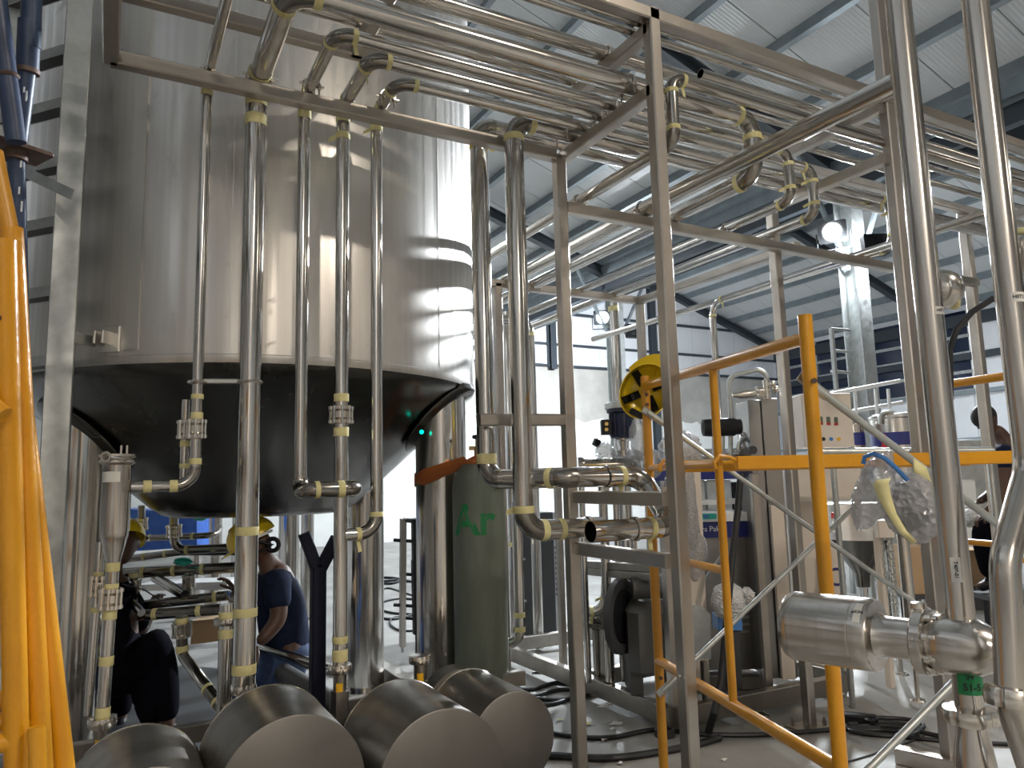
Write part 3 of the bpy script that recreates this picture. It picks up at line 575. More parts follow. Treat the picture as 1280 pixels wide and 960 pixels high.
pt = V((2.09, 3.085, p7.z)); MB().lathe([(.050, -.012), (.055, -.01), (.055, .01), (.050, .012)], pt, XX, 24, cap=False).build('saddle_band', 'clamp_steel', pq); MB().tube([pt-UP*.042, pt-UP*.09], .008, 8).build('saddle_stem', 'clamp_steel', pq)
xq = at(648, 720, Y=4.0).x
pipe('drain_pipe', 'short upright pipe behind the rack post pipe, hooking left near the floor', [(xq-.22, 4.12, at(640, 806, Y=4.0).z), (xq, 4.0, at(640, 806, Y=4.0).z), (xq, 4.0, 1.38)], .032, .08, tapes=((1, .1, .03), (1, .2, .03)))
# ------------------------------------------------------------------ overhead pipes
def run(label, y, z, r, x0=-.9, x1=6.9, clamps=(2.1, 3.74), **k):
    return pipe('overhead_pipe', label, [(x0, y, z), (x1, y, z+.01)], r, m='overhead_pipe_steel', clamps=[(0, (c-x0)/(x1-x0)) for c in clamps], n=20, **k)
zt = ZU-.03
run('upper overhead pipe, second nearest the tank, thin', 2.895, zt+.022, .02, clamps=(.95, 2.1, 3.74))
run('upper overhead pipe, thick, middle of the top layer', 2.785, zt+.04, .038, clamps=(.95, 2.1, 3.74))
run('upper overhead pipe nearest the viewer, thin, beside the top beam', 2.555, zt+.02, .018, clamps=(.95, 2.1, 3.74))
run('upper overhead pipe, thin, close under the top beam edge', 2.49, zt+.02, .014, clamps=(.95, 2.1))
run('upper overhead pipe with an open cut end above the rack post', 2.69, zt+.028, .026, x0=2.64, clamps=(3.74,), hollow=.002)
run('upper overhead pipe farthest from the viewer, over the tank side', 3.06, zt+.024, .022, clamps=(.95, 2.1, 3.74))
pm = pipe('process_pipe', 'bent pipe hanging right behind the front rack post with taped elbows', [(6.8, 2.46, ZR+.09), (2.225, 2.46, ZR+.08), (2.225, 2.46, 3.03), (2.19, 9.0, 3.03)], .03, .07, 'overhead_pipe_steel', 'elbow_steel', tape_elbows=True, clamps=((2, .12), (2, .36)))
pipe('process_pipe', 'big dark pipe crossing high toward the viewer, right of the rack post', [(2.76, 1.72, 3.075), (2.64, 3.2, 3.035), (2.60, 9.0, 3.03)], .045, m='overhead_pipe_steel', clamps=((1, .002), (1, .285)), n=22)
# pipes of the far bay
fp = at(890, 378, Z=3.0)
pipe('process_pipe', 'slim pipe rising behind the scaffold frame, bending overhead', [(fp.x, fp.y, .02), (fp.x, fp.y, 3.0), (fp.x-.05, 2.2, 3.0)], .028, .12, tape_elbows=True, clamps=((1, .3),))
fp2 = at(662, 404, Z=3.0)
pipe('process_pipe', 'upright pipe seen between the two rack posts, bending left at the top', [(fp2.x, fp2.y, .02), (fp2.x, fp2.y, 3.02), (fp2.x-.9, fp2.y+.1, 3.02)], .045, .13, tape_elbows=True)
pipe('process_pipe', 'upright pipe close beside the bent one, behind the rack post', [(fp2.x-.22, fp2.y+.05, .02), (fp2.x-.22, fp2.y+.05, 3.1)], .035, tapes=((0, .3, .04),))
c5 = at(783, 470, D=8.6)
pipe('process_pipe', 'tall bright pipe in front of the far column behind the yellow helmet', [(c5.x-.14, c5.y, .02), (c5.x-.14, c5.y, 3.55)], .06, tapes=((0, .98, .06),))
# ================================================================== PUMPS
def pump(label, face, r, L, noz, kind, cup=True):
    """motor shroud drum, pump casing, outlet with a union nut, feet"""
    f = V(face); c = V((f.x, f.y+L, f.z))
    t = thing('shrouded_pump', (f.x, f.y+L/2, 0), label, 'pump', 'pumps in the foreground row')
    MB().lathe([(r, .006), (r, L-.03), (r*1.0, L-.012), (r*.985, L)], f, YY, 72, cap=False).build('motor_shroud', 'drum_steel', t)
    MB().lathe([(0, 0), (r-.006, 0), (r-.001, .003), (r, .008)], f, YY, 72, cap=False).build('end_cap', 'drum_face_steel', t)
    MB().torus(c-YY*.01, YY, r*.99, .006, 64, 6).build('rim_bead', 'clamp_steel', t)
    n = V(noz); cy = n.y
    MB().lathe([(r*.985, L), (r*.8, L+.03), (.12, L+.09), (.12, cy-f.y-.06), (.17, cy-f.y-.05), (.175, cy-f.y+.04), (.10, cy-f.y+.07), (.05, cy-f.y+.09), (.045, cy-f.y+.25)], f, YY, 40).build('pump_casing', 'drum_steel', t)
    m = MB(); m.beam((n.x, cy, f.z+.02), (n.x, cy, n.z-.09), .06, .07, YY); m.lathe([(.028, -.12), (.028, -.015)], n, UP, 24); m.build('outlet', 'drum_steel', t)
    nut(t, n, UP, .030, .04)
    if cup: wrap_patch(t, 'warning_label', 'yellow_label', n-UP*.075, UP, .0286, -YY-XX*.35, .03, .04)
    for dx in (-.6, .6):
        for dy in (.1, L-.08): MB().beam((f.x+dx*r, f.y+dy, 0), (f.x+dx*r, f.y+dy, f.z-r*.78), .04, .04).build('foot', 'drum_steel', t)
    return t
R3 = .25
pump('leftmost stainless pump drum, only its top visible beside the yellow scaffold', (.135, 2.66, .435), .225, .50, (xf-.012, VY, .655), 0)
pump('second stainless pump drum from the left, under the thickest upright pipe', at(366, 992, Y=2.68), R3, .46, (xb, VY, .70), 0, False)
pump('large stainless pump drum in the front middle with a yellow sticker', at(554, 976, Y=2.66), R3, .50, (xd, VY, .725), 0)
pump('smaller stainless pump drum at the right end with an open outlet', at(643, 926, Y=2.72), .186, .44, (at(525, 830, Y=3.28).x, VY, at(525, 824, Y=3.28).z), 0)
# ================================================================== SCAFFOLD, LEFT FOREGROUND
def proj(p):
    q = V(p)-EYE; c = CX*q.dot(CX); d = q.dot(CF); return (640+F*q.dot(CX)/d, 480-F*q.dot(CY)/d, d)
for i, (t0, t1, dep, lb) in enumerate((((5, 300), (21, 960), 1.50, 'yellow scaffold frame at the very left edge, outermost of the leaning stack'), ((14, 285), (51, 960), 1.56, 'yellow scaffold frame in the middle of the leaning stack on the left'), ((-2, 262), (79, 960), 1.62, 'yellow scaffold frame of the leaning stack closest to the tank'))):
    a, b_ = at(*t0, D=dep), at(*t1, D=dep-.03); d = (b_-a).normalized(); bot = a+d*((a.z-.02)/-d.z); L = -CX*.92-CF*.35; L = (L-UP*L.z).normalized()
    t = thing('leaning_scaffold', (bot.x, bot.y, 0), lb, 'scaffold', 'leaning yellow scaffold frames on the left')
    MB().tube([a, bot], .0225, 20, hollow=.003).build('post', 'yellow_paint', t); MB().tube([a+L*1.22, bot+L*1.22], .0225, 16).build('post', 'yellow_paint', t)
    for f in (.04, .5, .93): MB().tube([a.lerp(bot, f), a.lerp(bot, f)+L*1.22], .0215, 16).build('bar', 'yellow_paint', t)
    m = MB(); q = a.lerp(bot, .08)-CF*.022; m.lathe([(.007, 0), (.007, .008)], q, -CF, 8); m.build('lock_pin', 'rust_steel', t)
    if i == 1:
        q = at(10, 360, D=1.52); m = MB(); m.lathe([(.008, 0), (.008, .02)], q, -CF, 8); m.beam(q-CF*.018-CX*.02+UP*.01, q-CF*.018+CX*.022-UP*.012, .012, .006); m.build('wing_nut', 'yellow_paint', t)
        MB().tube([at(-30, 492, D=1.44), at(4, 520, D=1.44)], .0195, 18).build('stub_bar', 'yellow_paint', t)
        MB().tube([at(46, 908, D=1.46), at(50, 1010, D=1.44)], .0165, 16).build('brace_bar', 'yellow_paint', t)
    if i == 2: MB().tube([at(-8, 190, D=1.58), at(12, 290, D=1.56)], .018, 16).build('brace_bar', 'worn_orange_paint', t)
# blue steel props
D_ = 2.05
t = thing('steel_prop', (at(21, 195, D=D_).x, at(21, 195, D=D_).y, 0), 'scratched blue steel prop with a sleeve, upright at the top left', 'prop', 'blue props at the top left')
pl = at(20, 192, D=D_); bt = at(22, 270, D=D_); d = V((bt.x-pl.x, bt.y-pl.y, bt.z-pl.z)).normalized(); bot = pl+d*((pl.z-.02)/-d.z)
MB().tube([at(50, -420, D=D_), at(38, 60, D=D_)], .0255, 20).build('inner_tube', 'blue_paint', t)
MB().tube([at(37, 27, D=D_), at(34, 90, D=D_)], .0285, 20).build('sleeve', 'blue_paint', t)
MB().lathe([(.027, -.008), (.032, -.006), (.032, .006), (.027, .008)], at(33.5, 89, D=D_), at(37, 27, D=D_)-at(34, 90, D=D_), 20).build('collar', 'rust_steel', t)
MB().tube([at(33, 90, D=D_), at(22, 180, D=D_)], .0235, 20).build('lower_tube', 'blue_paint', t)
MB().tube([pl, bot], .022, 20).build('outer_tube', 'blue_paint', t)
m = MB(); q = at(20, 188, D=D_); m.cbox(q, .15, .11, .012, .004, Mx((CX, -CF, UP)).transposed() if False else Mx.Rotation(.5, 3, 'Z')); m.lathe([(.03, -.03), (.03, .02)], q, UP, 16); m.build('plate', 'rust_steel', t)
for px, py in ((30, 112), (33, 120), (26, 205), (24, 238), (27, 258)): MB().box(at(px, py, D=D_-.0245), .0045, .001, random.uniform(.012, .03), Mx((CX, CF, UP)).transposed()).build('paint_chip', 'paint_scrape', t, 0)
t = thing('steel_prop', (at(-4, 60, D=1.9).x, at(-4, 60, D=1.9).y, 0), 'blue steel prop leaning across the top left corner', 'prop', 'blue props at the top left')
MB().tube([at(-62, -430, D=1.97), at(20, 178, D=1.97)], .0245, 20).build('tube', 'blue_paint', t)
MB().lathe([(.026, -.006), (.03, 0), (.026, .006)], at(9, 95, D=1.97), at(20, 178, D=1.97)-at(-12, -60, D=1.97), 18).build('collar', 'rust_steel', t)
# ================================================================== SCAFFOLD, RIGHT
A = at(823, 820, D=3.62); A.z = 0; B = at(1030, 700, D=2.3); B.z = 0; ad = (B-A).normalized(); nd_ = V((-ad.y, ad.x, 0)); nd_ = nd_ if nd_.x > 0 else -nd_
def onAB(px, z): 
    lo, hi = 0, 1
    for _ in range(30):
        md = (lo+hi)/2; x = proj(A.lerp(B, md)+UP*z)[0]
        if x < px: lo = md
        else: hi = md
    return A.lerp(B, lo)+UP*z
ZT = 1.985
def yframe(label, o, inner_px=None, frac=.34):
    t = thing('scaffold_gate', A+o, label, 'scaffold', 'yellow scaffold frames of the right tower')
    a, b_ = A+o, B+o
    MB().tube([a+UP*.02, a+UP*(ZT+.04)], .0225, 20, hollow=.003).build('post', 'worn_orange_paint' if o.length < .1 else 'yellow_paint', t); MB().tube([b_+UP*.02, b_+UP*(ZT+.03)], .0225, 20, hollow=.003).build('post', 'yellow_paint', t)
    MB().tube([a+UP*(ZT-.01), b_+UP*(ZT-.045)], .0225, 20).build('top_bar', 'yellow_paint', t)
    MB().tube([a+UP*.62, b_+UP*.62], .0225, 20).build('bottom_bar', 'yellow_paint', t)
    i0 = a.lerp(b_, frac); MB().tube([i0+UP*.62, i0+UP*(ZT-.02)], .0165, 16).build('inner_post', 'yellow_paint', t)
    for z in (1.555, 1.13): MB().tube([a+UP*z, i0+UP*z], .0165, 16).build('rung', 'yellow_paint', t)
    for p in (a, b_): MB().lathe([(.06, 0), (.06, .008), (.02, .012), (.02, .05)], p, UP, 16).build('foot', 'galvanised', t)
    for p, z in ((a, 1.88), (b_, 1.80), (a, .55), (b_, .62), (a, 1.93)):
        q = p+UP*z-CF*.02; MB().lathe([(.006, 0), (.006, .012), (.009, .012), (.009, .018)], q, -CF, 8).build('lock_pin', 'rust_steel', t)
    return t
fr = A.lerp(B, .5)
q = onAB(905, 1.2); fr_ = (q-UP*1.2-A).length/(B-A).length
yframe('yellow scaffold frame in front of the rack post, with a helmet hung on it', V((0, 0, 0)), frac=fr_)
OFF2 = nd_*1.72
yframe('yellow scaffold frame at the far right behind the upright pipes', OFF2, frac=fr_)
def brace(label, p, q, parent=None):
    t = thing('scaffold_brace', min(p, q, key=lambda v: v.z), label, 'brace', 'galvanised cross braces of the right scaffold')
    d = (q-p).normalized(); MB().tube([p, q], .0125, 12).build('tube', 'galvanised', t)
    for e, s_ in ((p, 1), (q, -1)): MB().beam(e-d*s_*.03, e+d*s_*.09, .034, .008, -CF).build('flat_end', 'galvanised', t)
e = -CF*.03
brace('galvanised scaffold brace falling right from under the yellow helmet', A+UP*1.84+e, A+OFF2+UP*.62+e); brace('galvanised scaffold brace rising right from the low left scaffold post', A+UP*.50+e*1.9, A+OFF2+UP*1.8+e*1.9)
brace('galvanised scaffold brace falling right from the nearest yellow post top', B+UP*1.80-e, B+OFF2+UP*.55-e); brace('galvanised scaffold brace rising right from behind the nearest yellow post', B+UP*.50-e*1.9, B+OFF2+UP*1.7-e*1.9)
t = thing('scaffold_plank', onAB(900, 0)+nd_*.8, 'yellow hook-on scaffold plank spanning between the two right frames', 'plank')
for px, h in ((833, 0), (903, 1)):
    p = onAB(px, 1.555); q = p+nd_*1.66
    MB().beam(p+nd_*.06, q, .03, .055, UP, .004).build('side_rail', 'yellow_paint', t)
    for e_, sg in ((p, 1), (q, -1)): MB().tube([e_+nd_*sg*.08, e_+nd_*sg*.03+UP*.025, e_+UP*.03-nd_*sg*.012, e_-nd_*sg*.036+UP*.004, e_-nd_*sg*.03-UP*.022], .009, 8).build('hook', 'yellow_paint', t)
pa_, pb_ = onAB(836, 1.583), onAB(900, 1.583)
MB().prism([pa_+nd_*.1, pb_+nd_*.1, pb_+nd_*1.62, pa_+nd_*1.62], -UP*.004).build('deck', 'galvanised', t, 0)
# yellow helmet hung upside-down on the frame corner
def helmet(t, c, fwd, up, r=(.105, .135, .12), inside=False):
    c = V(c); up = V(up).normalized(); f = (V(fwd)-up*V(fwd).dot(up)).normalized(); s_ = f.cross(up); R = Mx((s_, f, up)).transposed(); n, k = 28, 9; vs = []; m = MB()
    for j in range(k+1):
        th = math.pi/2*(1-j/k)
        for i in range(n):
            ph = 2*math.pi*i/n; rr = math.sin(th); vs.append(c+R@V((r[0]*rr*math.cos(ph), r[1]*rr*math.sin(ph), r[2]*math.cos(th)**.9)))
    fs = [(j*n+i, j*n+(i+1) % n, (j+1)*n+(i+1) % n, (j+1)*n+i) for j in range(k) for i in range(n)]
    m.add(vs, fs); k0 = len(m.v); m.add([c+(p-c)*.965 for p in vs], [f_[::-1] for f_ in fs]); m.add([], [])
    m.f += [(i, k0+i, k0+(i+1) % n, (i+1) % n) for i in range(n)]
    sh = m.build('shell', 'helmet', t, 50)
    m = MB(); vs = []
    for i in range(13):
        ph = math.radians(20+140*i/12); b_ = V((math.cos(ph)*r[0], math.sin(ph)*r[1], 0)); ex = V((math.cos(ph)*.012, .012+.045*math.sin(ph)**2, -.012)); vs += [c+R@(b_*.98), c+R@(b_+ex), c+R@(b_+ex-V((0, 0, .004)))]
    m.add(vs, [(3*i, 3*i+3, 3*i+4, 3*i+1) for i in range(12)]+[(3*i+1, 3*i+4, 3*i+5, 3*i+2) for i in range(12)]+[(3*i+2, 3*i+5, 3*i+3, 3*i) for i in range(12)]); m.build('peak', 'helmet', t, 50)
    m = MB(); m.tube([c+R@V((0, -r[1]*.95, .02)), c+R@V((0, -r[1]*.6, r[2]*.86)), c+R@V((0, 0, r[2]+.004)), c+R@V((0, r[1]*.6, r[2]*.86)), c+R@V((0, r[1]*.98, .02))], .006, 6); m.build('ridge', 'helmet', t)
    if inside:
        vs = []
        for j in range(2):
            for i in range(n): ph = 2*math.pi*i/n; vs.append(c+R@V((r[0]*.86*math.cos(ph), r[1]*.86*math.sin(ph), .0+.03*j)))
        MB().add(vs, [(i, (i+1) % n, n+(i+1) % n, n+i) for i in range(n)]).build('headband', 'black', t)
        for a in (.5, 2.3):
            m = MB(); pts = [c+R@V((r[0]*.86*math.cos(a)*q_, r[1]*.86*math.sin(a)*q_, r[2]*.72*math.sqrt(max(0, 1-q_*q_))+.01)) for q_ in (-1, -.7, -.3, 0, .3, .7, 1)]
            for p, q_ in list(zip(pts, pts[1:]))[:2]+list(zip(pts, pts[1:]))[4:]: m.beam(p, q_, .04, .003, c-p)
            m.build('cradle_strap', 'black', t)
        m = MB(); m.cbox(c+R@V((-.02, -r[1]*.8, -.005)), .075, .03, .045, .006, R); m.build('adjuster', 'black', t)
    return sh
hc = at(806, 489, D=3.80)
t = thing('hard_hat', hc-UP*.12, 'yellow hard hat with black straps hung on the scaffold corner', 'helmet')
helmet(t, hc, CX*.5+UP*.8, CF+CX*.25, (.125, .150, .12), True)
# ================================================================== V-HEAD STAND, GAS CYLINDER
c = at(397, 800, Y=3.40); t = thing('pipe_stand', (c.x, c.y, 0), 'dark navy pipe stand with an empty V-shaped head', 'stand')
zv = at(398, 708, Y=3.4).z
MB().beam((c.x, c.y, .02), (c.x, c.y, zv), .062, .062, None, .006).build('upright', 'navy_paint', t, 25)
for px, py in ((380, 667), (421, 672)): e = at(px, py, Y=3.4); MB().beam(V((c.x, c.y, zv-.03)), e, .05, .045, YY, .005).build('arm', 'navy_paint', t, 25)
MB().cbox((c.x, c.y, .012), .3, .3, .024, .005).build('base_plate', 'navy_paint', t)
gp = at(600, 700, Y=3.73); gx_, gy_ = gp.x, 3.73; gr = .146
t = thing('gas_cylinder', (gx_, gy_, 0), 'grey-green gas cylinder marked with green letters, strapped to the tank leg', 'gas cylinder')
zs = 1.46
MB().lathe([(.10, 0), (gr-.01, .01), (gr, .03), (gr, zs), (gr*.97, zs+.05), (gr*.86, zs+.10), (gr*.62, zs+.145), (gr*.34, zs+.165), (.036, zs+.17), (.036, zs+.19)], (gx_, gy_, 0), UP, 48).build('body', 'gas_green', t)
m = MB(); m.lathe([(.022, 0), (.022, .05), (.014, .055), (.014, .10)], (gx_, gy_, zs+.19), UP, 12); m.tube([(gx_, gy_, zs+.235), V((gx_, gy_, zs+.235))-CX*.05], .012, 10); vb = m.build('valve', 'brass', t)
MB().lathe([(.012, 0), (.032, .004), (.032, .022), (.012, .026)], (gx_, gy_, zs+.285), UP, 10).build('handwheel', 'black', t)
gf = (EYE-V((gx_, gy_, 1.5))); gf.z = 0; gf.normalize(); gf = Mx.Rotation(math.radians(-13), 3, 'Z')@gf
wrapped_text(t, 'letters', 'Ar', (gx_, gy_, at(590, 652, Y=3.6).z), UP, gr+.0012, gf, .225, 'text_green')
lx, ly = 1.725, 4.06
t = thing('ratchet_strap', (lx, ly, 1.5), 'orange strap tied round the tank leg and the gas cylinder neck', 'strap')
m = MB(); pts = []
for k in range(-6, 7):
    a = math.atan2(gy_-ly, gx_-lx)+math.pi+k*math.radians(17); pts.append(V((lx+.156*math.cos(a), ly+.156*math.sin(a), at(535, 598, Y=3.95).z+.008*math.cos(k))))
for k in range(-5, 6):
    a = math.atan2(gy_-ly, gx_-lx)+k*math.radians(22); pts.append(V((gx_+.085*math.cos(a), gy_+.085*math.sin(a), zs+.155+.01*math.cos(k))))
n = len(pts); vs = []
for i, p in enumerate(pts):
    wv = .034+.012*math.sin(i*1.7); vs += [p+UP*wv, p-UP*wv]
m.add(vs, [(2*i, (2*i+2) % (2*n), (2*i+3) % (2*n), 2*i+1) for i in range(n)]); o = m.build('webbing', 'orange_strap', t, 60)
md = o.modifiers.new('thick', 'SOLIDIFY'); md.thickness = .004; md.offset = 0
# ================================================================== RIGHT FOREGROUND PIPES AND VALVE
v1 = V((1.553, .945, 0)); rv = .0275
def vz_(py, D=1.52): return at(1200, py, X=v1.x).z
t = thing('process_pipe', (v1.x, v1.y, .3), 'polished upright pipe at the right, coming out of the angled valve', 'pipe')
zc = 1.155
MB().tube([V((v1.x, v1.y, zc)), V((v1.x, v1.y, 3.4))], rv, 32).build('tube', 'valve_steel', t)
MB().tube([V((v1.x, v1.y, zc)), V((v1.x, v1.y, .98))], rv, 32).build('lower_tube', 'valve_steel', t)
zn = at(1216, 895, X=v1.x).z
nut(t, (v1.x, v1.y, zn), UP, .030, .032)
MB().lathe([(.038, zn-.35), (.038, zn-.09), (.034, zn-.06), (.0285, zn-.03), (.0285, zn-.005)], (v1.x, v1.y, 0), UP, 32).build('reducer', 'valve_steel', t)
wrap_patch(t, 'green_sticker', 'green_label', (v1.x, v1.y, at(1212, 851, X=v1.x).z), UP, rv+.0006, -CF-CX*.12, .06, .046)
wrapped_text(t, 'sticker_number', '51-5', (v1.x, v1.y, at(1212, 856, X=v1.x).z), UP, rv+.0012, -CF-CX*.22, .019, 'ink')
wrapped_text(t, 'sticker_number', '54', (v1.x, v1.y, at(1212, 843, X=v1.x).z), UP, rv+.0012, -CF-CX*.35, .015, 'ink')
wrap_patch(t, 'paper_label', 'paper', (v1.x, v1.y, at(1190, 710, X=v1.x).z), UP, rv+.0006, -CF-CX*.55, .019, .05)
wrapped_text(t, 'label_code', 'T408-01', (v1.x, v1.y, at(1190, 710, X=v1.x).z), UP, rv+.0011, -CF-CX*.55, .010, 'ink', True)
wrap_patch(t, 'paper_label', 'paper', (v1.x, v1.y, at(1168, 390, X=v1.x).z), UP, rv+.0006, -CF+CX*.35, .026, .017)
wrapped_text(t, 'label_code', 'H0T1', (v1.x, v1.y, at(1168, 390, X=v1.x).z), UP, rv+.0011, -CF+CX*.35, .009, 'ink')
ec = at(1178, 362, D=1.72)
m = MB(); m.ball(ec, .046, 20, 12); m.build('elbow', 'valve_steel', t)
MB().torus(ec+CX*.018+CF*.01, CX*.8+UP*.35-CF*.3, .041, .009, 24, 8).build('tape_band', 'tape', t)
P1, P2 = at(985, 778, D=1.80), at(1246, 808, D=1.49); P2 = V((P2.x, P2.y, P1.z))
va = (P2-P1).normalized()
def vt(px):
    lo, hi = -.2, 1.3
    for _ in range(40):
        md = (lo+hi)/2
        if proj(P1+(P2-P1)*md)[0] < px: lo = md
        else: hi = md
    return lo*(P2-P1).length
vx0 = proj(V((v1.x, v1.y, zc)))
sh_ = V((v1.x, v1.y, P1.z))-(P1+va*vt(1203)); P1 = P1+sh_; P2 = P2+sh_
t2 = thing('shutoff_valve', P1-UP*.08, 'stainless angle seat valve with a large cylindrical actuator pointing left', 'valve')
L0 = [vt(x) for x in (988, 1000, 1074, 1097, 1107, 1150, 1186, 1232, 1246)]
MB().lathe([(.06, L0[0]), (.074, L0[0]+.004), (.0785, L0[0]+.014), (.0785, L0[1]), (.077, L0[1]+.001), (.077, L0[1]+.003), (.0785, L0[1]+.004), (.0785, L0[2]), (.0775, L0[2]+.001), (.0775, L0[2]+.002), (.0785, L0[2]+.003), (.0785, L0[3]-.006), (.074, L0[3]), (.055, L0[3]+.004)], P1, va, 64).build('actuator', 'valve_steel', t2)
MB().lathe([(.055, L0[3]-.002), (.05, L0[3]+.006), (.045, L0[4]), (.043, L0[4]+.01), (.043, L0[5]-.004)], P1, va, 48).build('neck', 'valve_steel', t2)
MB().lathe([(.043, L0[5]-.006), (.066, L0[5]-.004), (.070, L0[5]), (.070, L0[5]+.018), (.064, L0[5]+.022)], P1, va, 48).build('flange', 'valve_steel', t2)
MB().lathe([(.05, L0[5]+.022), (.058, L0[5]+.034), (.0605, L0[6]), (.0605, L0[7]-.03), (.056, L0[7]-.01), (.045, L0[7]+.01), (.03, L0[8]+.012), (.027, L0[8]+.016), (.027, L0[8]+.05)], P1, va, 48).build('body', 'valve_steel', t2)
fu, fv = frame(va)
for k in range(8):
    a = k*math.pi/4+.35; q = P1+va*(L0[5]+.022)+(fu*math.cos(a)+fv*math.sin(a))*.058; MB().lathe([(.0085, 0), (.0085, .011), (.0055, .013), (.0055, .022)], q, va, 8).build('bolt', 'clamp_steel', t2)
wrap_patch(t2, 'actuator_label', 'paper', P1+va*(L0[2]+L0[3])*.5+va*.002, va, .0792, UP*.75-CF*.9, .05, .016)
wrapped_text(t2, 'label_code', 'HC08', P1+va*(L0[2]+L0[3])*.5+va*.002, va, .0796, UP*.75-CF*.9, .010, 'ink', True)
m = MB(); m.lathe([(.016, 0), (.016, .012), (.01, .014)], P1+va*(vt(1152))+UP*.066, UP, 12); m.build('vent_plug', 'clamp_steel', t2)
DD = 1.37
c0 = at(1263, 820, D=DD); 
def v2(px, py): return at(px, py, Y=c0.y)
q1, q2, q3 = v2(1287, 585), v2(1254, 700), v2(1268, 868)
pp = [V((q1.x, c0.y, 3.2)), V((q1.x, c0.y, q1.z)), V((q2.x+.004, c0.y, q2.z)), V((q3.x-.012, c0.y, q3.z-.02)), V((q3.x+.06, c0.y, q3.z-.2)), V((q3.x+.07, c0.y, .3))]
t = pipe('process_pipe', 'polished pipe with a dogleg bend at the far right edge', pp, .0265, .12, 'valve_steel', n=32, nuts=((2, .93),))
lz = v2(1270, 376); wrap_patch(t, 'paper_label', 'paper', (q1.x, c0.y, lz.z), UP, .0271, -CF+CX*.0, .028, .02); wrapped_text(t, 'label_code', 'H0T2', (q1.x, c0.y, lz.z), UP, .0276, -CF, .010, 'ink')
ec = at(1282, 318, D=1.62); MB().ball(ec, .05, 18, 12).build('elbow', 'valve_steel', t); MB().torus(ec+CX*.02+UP*.02, CX*.6+UP*.75, .046, .009, 24, 8).build('tape_band', 'tape', t)
m = MB(); m.tube([at(1188, 500, D=1.9), at(1187, 436, D=1.9), at(1196, 412, D=1.9), at(1215, 390, D=1.9), at(1240, 374, D=1.88), at(1300, 355, D=1.86)], .008, 10)
tag(m.build('black_cable', 'black_rubber'), 'black cable arching between the two right upright pipes', 'cable')
# bubble-wrapped instrument
from mathutils import noise
def lump(m, c, r, R=None, amp=.12, fr=9, nu=28, nv=18):
    c = V(c); R = R or Mx.Identity(3); vs = []
    for j in range(nv+1):
        for i in range(nu):
            th, ph = math.pi*j/nv, 2*math.pi*i/nu; d = V((math.sin(th)*math.cos(ph), math.sin(th)*math.sin(ph), math.cos(th)))
            q = 1+amp*noise.noise(d*1.6+c*5)+amp*.6*noise.noise(d*fr*.5+c*3)+amp*.25*noise.noise(d*fr+c)
            vs.append(c+R@V((d.x*r[0]*q, d.y*r[1]*q, d.z*r[2]*q)))
    return m.add(vs, [(j*nu+i, (j+1)*nu+i, (j+1)*nu+(i+1) % nu, j*nu+(i+1) % nu) for j in range(nv) for i in range(nu)])
RC = Mx((CX, CF, UP)).transposed()
bc = at(1136, 632, D=1.85)
t = thing('wrapped_instrument', bc-UP*.12, 'instrument packed in bubble wrap and tan tape on the right rack post', 'wrapped part')
m = MB(); lump(m, bc+CX*.005, (.078, .07, .088), RC@Mx.Rotation(-.45, 3, 'Y'), .16); m.build('bubble_wrap', 'bubble_wrap', t, 80)
m = MB(); lump(m, at(1092, 612, D=1.83), (.04, .045, .10), RC@Mx.Rotation(.42, 3, 'Y'), .2); m.build('bubble_wrap', 'bubble_wrap', t, 80)
m = MB(); lump(m, bc, (.055, .05, .06)); m.build('instrument', 'motor_grey', t, 80)
pts = [at(x, y, D=1.77) for x, y in ((1098, 600), (1094, 606), (1100, 622), (1112, 645), (1126, 666), (1141, 680))]
m = MB(); vs = []
for i, p in enumerate(pts): wv = (.0, .022, .018, .012, .010, .008)[i] if i else .02; vs += [p-CX*wv*.2, p+CX*wv*1.5+UP*.004]
m.add(vs, [(2*i, 2*i+2, 2*i+3, 2*i+1) for i in range(len(pts)-1)]); o = m.build('tan_tape', 'tape', t, 80); md = o.modifiers.new('t', 'SOLIDIFY'); md.thickness = .002
m = MB(); m.add([at(1143, 573, D=1.86), at(1158, 584, D=1.86), at(1166, 606, D=1.9), at(1143, 595, D=1.84)], [(0, 1, 2, 3)]); o = m.build('paper_flap', 'tape', t, 80); md = o.modifiers.new('t', 'SOLIDIFY'); md.thickness = .002
m = MB(); m.tube([at(x, y, D=1.8) for x, y in ((1079, 580), (1081, 571), (1092, 567), (1106, 573), (1120, 585), (1134, 600))], .0058, 8); m.build('blue_hose', 'button_blue', t)
MB().beam(at(1150, 655, D=1.9), at(1165, 655, D=2.6), .03, .03).build('mount_arm', 'square_tube_steel', t)
# ================================================================== MACHINES BEYOND THE RACK
I3 = Mx.Identity(3)
CXh = V((CX.x, CX.y, 0)).normalized(); CFh = V((CF.x, CF.y, 0)).normalized(); RH = Mx((CXh, CFh, UP)).transposed()
def pbox(name, m, t, x0, y0, x1, y1, D, dep, ch=.006, R=None):
    """camera-side face spans the pixel box at depth D, body goes dep behind it"""
    a, b_ = at((x0+x1)/2, y0, D=D), at((x0+x1)/2, y1, D=D); c = (a+b_)/2; c.x, c.y = a.lerp(b_, .5).x, a.lerp(b_, .5).y
    w_ = (x1-x0)/F*D; h = abs(a.z-b_.z); R = R or RH
    return MB().cbox(c+R@V((0, dep/2, 0)), w_, dep, h, ch, R).build(name, m, t)
